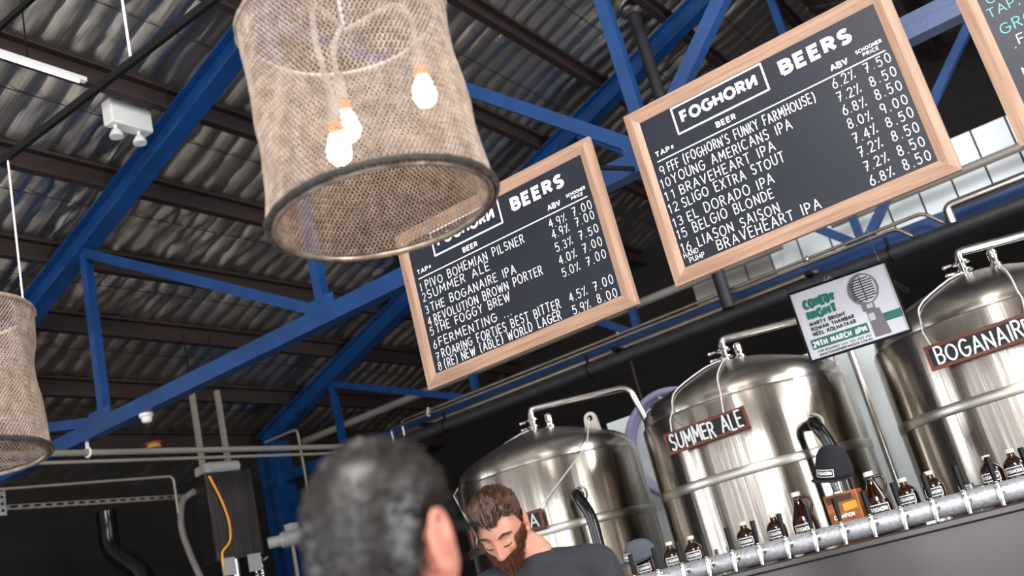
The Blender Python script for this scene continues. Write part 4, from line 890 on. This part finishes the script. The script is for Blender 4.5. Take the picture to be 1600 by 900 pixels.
def person(label, head_c, fwd_az, pitch, roll, skin, shirt, torso_az, foot, lean):
    """head_c: head centre; fwd_az: heading of the face (0 = towards -Y, + turns to +X); builds one continuous body."""
    head_c = V(head_c); t = thing('person', label, 'person', foot)
    Hr = Matrix.Rotation(fwd_az, 3, 'Z') @ Matrix.Rotation(roll, 3, 'Y') @ Matrix.Rotation(pitch, 3, 'X'); Hm = Matrix.Translation(head_c) @ Hr.to_4x4()
    Tr = Matrix.Rotation(torso_az, 3, 'Z'); L = lambda x, y, z: V(foot) + Tr @ V((x, y, z))
    nb = V(lean)                                     # base of neck
    hz = nb.z - .56; hip = L(0, .0, hz)
    sh = [nb + Tr @ V((s*.185, .01, -.065)) for s in (-1, 1)]
    el = [sh[i] + Tr @ V((s*.07, -.02, -.29)) for i, s in enumerate((-1, 1))]; wr = [el[i] + Tr @ V((-s*.03, -.17, -.18)) for i, s in enumerate((-1, 1))]
    b = MB(); add_head(b.bm, Hm)
    for s in (-1, 1): add_ear(b, Hm, s)
    capsule(b, [Hm @ V((0, .028, -.045)), nb + V((0, 0, .02)), nb + V((0, 0, -.06))], [.055, .057, .075], 20)
    ch = nb + Tr @ V((0, .0, -.2))
    b.ball(ch, (.165, .11, .2), 24, 16, Tr); b.ball((ch+hip)/2, (.145, .105, .22), 24, 16, Tr); b.ball(hip, (.16, .115, .14), 24, 16, Tr)
    for i, s in enumerate((-1, 1)):
        capsule(b, [nb + Tr @ V((s*.05, .01, -.035)), sh[i]], [.055, .06]); capsule(b, [sh[i], el[i]], [.056, .042]); capsule(b, [el[i], wr[i]], [.042, .027])
        add_hand(b, wr[i], wr[i]-el[i], Tr @ V((-s, 0, -.2)), s)
        hp, kn, an = hip + Tr @ V((s*.09, 0, -.05)), hip + Tr @ V((s*.1, -.02, -.05-(hz-.05)*.47)), L(s*.1, .02, .08)
        capsule(b, [hp, kn], [.088, .056]); capsule(b, [kn, kn.lerp(an, .35), an], [.055, .058, .036]); capsule(b, [an + Tr @ V((0, .02, -.04)), an + Tr @ V((0, -.15, -.05))], [.036, .03])
    fused(b, 'body', skin, t, .0045, 2)
    c = MB(); c.ball(ch, (.178, .125, .215), 24, 16, Tr); c.ball((ch+hip)/2, (.158, .12, .24), 24, 16, Tr); c.ball(hip + V((0, 0, .02)), (.17, .128, .12), 24, 16, Tr)
    capsule(c, [nb + V((0, 0, -.03)), nb + V((0, 0, -.10))], [.078, .1], 20)
    for i, s in enumerate((-1, 1)): capsule(c, [nb + Tr @ V((s*.055, .008, -.03)), sh[i]], [.06, .074]); capsule(c, [sh[i], sh[i].lerp(el[i], .72)], [.073, .064])
    fused(c, 'shirt', shirt, t, .009, 4)
    c = MB(); c.ball(hip + V((0, 0, -.04)), (.172, .13, .14), 24, 16, Tr)
    for i, s in enumerate((-1, 1)):
        hp, kn, an = hip + Tr @ V((s*.09, 0, -.05)), hip + Tr @ V((s*.1, -.02, -.05-(hz-.05)*.47)), L(s*.1, .02, .08); capsule(c, [hp, kn], [.1, .072]); capsule(c, [kn, an + V((0, 0, .02))], [.072, .062])
    fused(c, 'trousers', 'denim', t, .014, 3)
    c = MB()
    for s in (-1, 1): an = L(s*.1, .02, .0); capsule(c, [an + Tr @ V((0, .04, .045)), an + Tr @ V((0, -.17, .04))], [.044, .04])
    fused(c, 'shoes', 'black', t, .012, 3)
    return t, Hm
# bearded man behind the bar, looking down
hc_ = atD(783, 826, 3.3)
toc = math.atan2(CAM.x-hc_.x, -(CAM.y-hc_.y))          # heading towards the camera
p1, Hm = person('bearded man with swept back brown hair in a charcoal t-shirt looking down behind the bar', hc_, toc - R(17), R(38), R(0), 'skin', 'tee', toc - R(4), (hc_.x-.0, hc_.y+.10, 0), hc_ + V((.05, .10, -.125)))
rr = random.Random(5)
def hair_mask(d):
    x, y, z = d; ax = abs(x)
    front = .50 + .02*gau(x, .2) + .15*gau(ax-.48, .2) + .02*math.sin(x*40)          # forehead hairline height for y<0
    if y < -.35: return z - front + .02
    if y < .12: return z - (front + (-.05-front)*sstep(y, -.35, -.02)) if ax > .5 else z-(.25)
    return z + .42
def hair_off(d):
    x, y, z = d; up = sstep(z, .2, .8); return .004 + .025*up*(1+.25*noise.noise(V((x*9, y*3, z*9)))) 
b = MB(); shell(b.bm, Hm, hair_mask, hair_off); roots = []
while len(roots) < 1500:
    d = rdir(rr)
    if hair_mask(d) > .0: roots.append((d, hair_off(d)))
def sweep(d, off):
    out = []; L = rr.uniform(.5, .95)*(1 if d.z > .35 else .35); lift = rr.uniform(-.003, .006); w = rr.uniform(-.25, .25)
    for i in range(7):
        t = i/6; dd = V((d.x*(1-.1*t)+w*.12*t, d.y + L*t*1.0, d.z - (L*.42*t*t if d.z > .35 else .3*t))).normalized(); 
        out.append(Hm @ head_pt(dd, off*(.35+.65*math.sin(PI*min(1, t*.8+.2))) + lift*t + .001))
    return out
strands(b.bm, roots, sweep, rr, .0019); b.build('hair', 'hairbrown', p1)
def beard_mask(d):
    x, y, z = d; p = head_pt(d); ax = abs(p.x)
    if y > .22: return -1
    if p.z > .012: return -1
    side = (ax > .052 and y > -.75) 
    low = p.z < -.060 or (p.z < -.044 and p.z > -.060 and ax < .034) or (p.z < -.03-.25*(.055-ax) and ax > .02)
    if abs(p.z+.0665) < .0045 and ax < .018: return -1
    return 1 if (low or (side and p.z < .01)) else -1
b = MB(); bdir = []
shell(b.bm, Hm, beard_mask, lambda d: .006)
while len(bdir) < 2600:
    d = rdir(rr)
    if d.z < .15 and beard_mask(d) > 0: bdir.append((d, 0))
def bst(d, o):
    p = head_pt(d); L = (.012 + .040*sstep(-p.z, .03, .1))*rr.uniform(.6, 1.1); out = []; n = V((d.x*.55, d.y*.8, d.z*.4)); j = V((rr.uniform(-1, 1), rr.uniform(-1, 1), rr.uniform(-1, 1)))*.16
    g = V((0, -.12, -1))
    for i in range(5): t = i/4; out.append(Hm @ (p + (n*(.45-.2*t) + g*(.25+.75*t) + j*t)*(L*t) + V(d)*.003))
    return out
strands(b.bm, bdir, bst, rr, .0014); b.build('beard', 'beard', p1)
b = MB(); ebr = []
for s in (-1, 1):
    for k in range(130):
        u = rr.uniform(0, 1); px_, pz_ = s*(.012+.036*u), .0285+.007*math.sin(PI*min(1, u*1.2))+rr.uniform(-.0035, .0035)
        d = V((px_/.077, -1, pz_/.122)); d = V((d.x, -math.sqrt(max(.05, 1-d.x**2-d.z**2)), d.z)); ebr.append((d.normalized(), s))
strands(b.bm, ebr, lambda d, s: [Hm @ (head_pt(d, .0005) + V((s*.011*t, -.0015*math.sin(PI*t), .003*t))) for t in (0, .5, 1)], rr, .0008); b.build('eyebrows', 'hairbrown', p1)
b = MB()
for s in (-1, 1):
    for k in range(26):
        u = k/25; px_ = s*(.019+.026*u); pz_ = -.002-.0035*math.sin(PI*u); d = V((px_/.077, 0, pz_/.122)); d.y = -math.sqrt(max(.05, 1-d.x**2-d.z**2)); p = head_pt(d, .0006)
        strands(b.bm, [(d, 0)], lambda d, o: [Hm @ (p + V((0, -.006*t, -.004*t))) for t in (0, .5, 1)], rr, .0005)
b.build('eyelashes', 'hairbrown', p1)
# man in the foreground, seen from behind
fc = atD(602, 870, 1.17)
toc = math.atan2(CAM.x-fc.x, -(CAM.y-fc.y))
p2, Hm = person('short haired man with glasses in the foreground seen from behind', fc, toc + PI - R(37), R(4), R(0), 'skinred', 'shirt', toc + PI - R(15), (fc.x-.02, fc.y-.04, 0), fc + V((-.03, -.06, -.18)))
def hm2(d):
    x, y, z = d; ax = abs(x)
    if y < -.42: return z - .60
    if y < -.0: return z - (.60 - .62*sstep(y, -.42, -.12)) if ax < .9 else z-.02
    if ax > .82 and y < .25 and z < .02: return -1
    return z + .80
b = MB(); ho = lambda d: .005 + .016*sstep(d.z, .0, .8) + .003*noise.noise(V(d)*5)*sstep(d.z, -.2, .5); shell(b.bm, Hm, hm2, ho); roots = []
while len(roots) < 2600:
    d = rdir(rr)
    if hm2(d) > 0: roots.append((d, ho(d)))
def tuft(d, off):
    L = rr.uniform(.010, .020)*(1 if d.z > .2 else .4); tl_ = V((noise.noise(V(d)*4+V((3, 0, 0)))*.8, -.55+noise.noise(V(d)*4+V((0, 5, 0)))*.5, -.25 if d.z < .3 else .15)); p = head_pt(d, off*.7); n = V(d)
    return [Hm @ (p + (n*(.75-.35*t) + tl_*.8*t)*L*t) for t in (0, .33, .66, 1)]
strands(b.bm, roots, tuft, rr, .0022); b.build('hair', 'hairgrey', p2)
gl = MB()
for s in (-1, 1):
    gl.bar(Hm @ V((s*.081, .012, .022)), Hm @ V((s*.077, -.092, .018)), .004, .010); gl.tube(bend([Hm @ V((s*.081, .008, .022)), Hm @ V((s*.080, .03, .018)), Hm @ V((s*.077, .04, -.008))], .012), .003, 6)
    gl.tube([Hm @ (V((s*.036, -.112, .008)) + V((.030*math.cos(a), .008*abs(math.cos(a)), .019*math.sin(a)))) for a in [2*PI*k/24 for k in range(24)]], .003, 6, True)
gl.tube([Hm @ V((-.007, -.118, .012)), Hm @ V((.007, -.118, .012))], .0025, 6)
for s in (-1, 1): gl.bar(Hm @ V((s*.064, -.106, .012)), Hm @ V((s*.078, -.092, .018)), .004, .008)
g = gl.build('eyeglasses', 'black'); tag(g, 'black rimmed glasses worn by the man in the foreground', 'glasses')
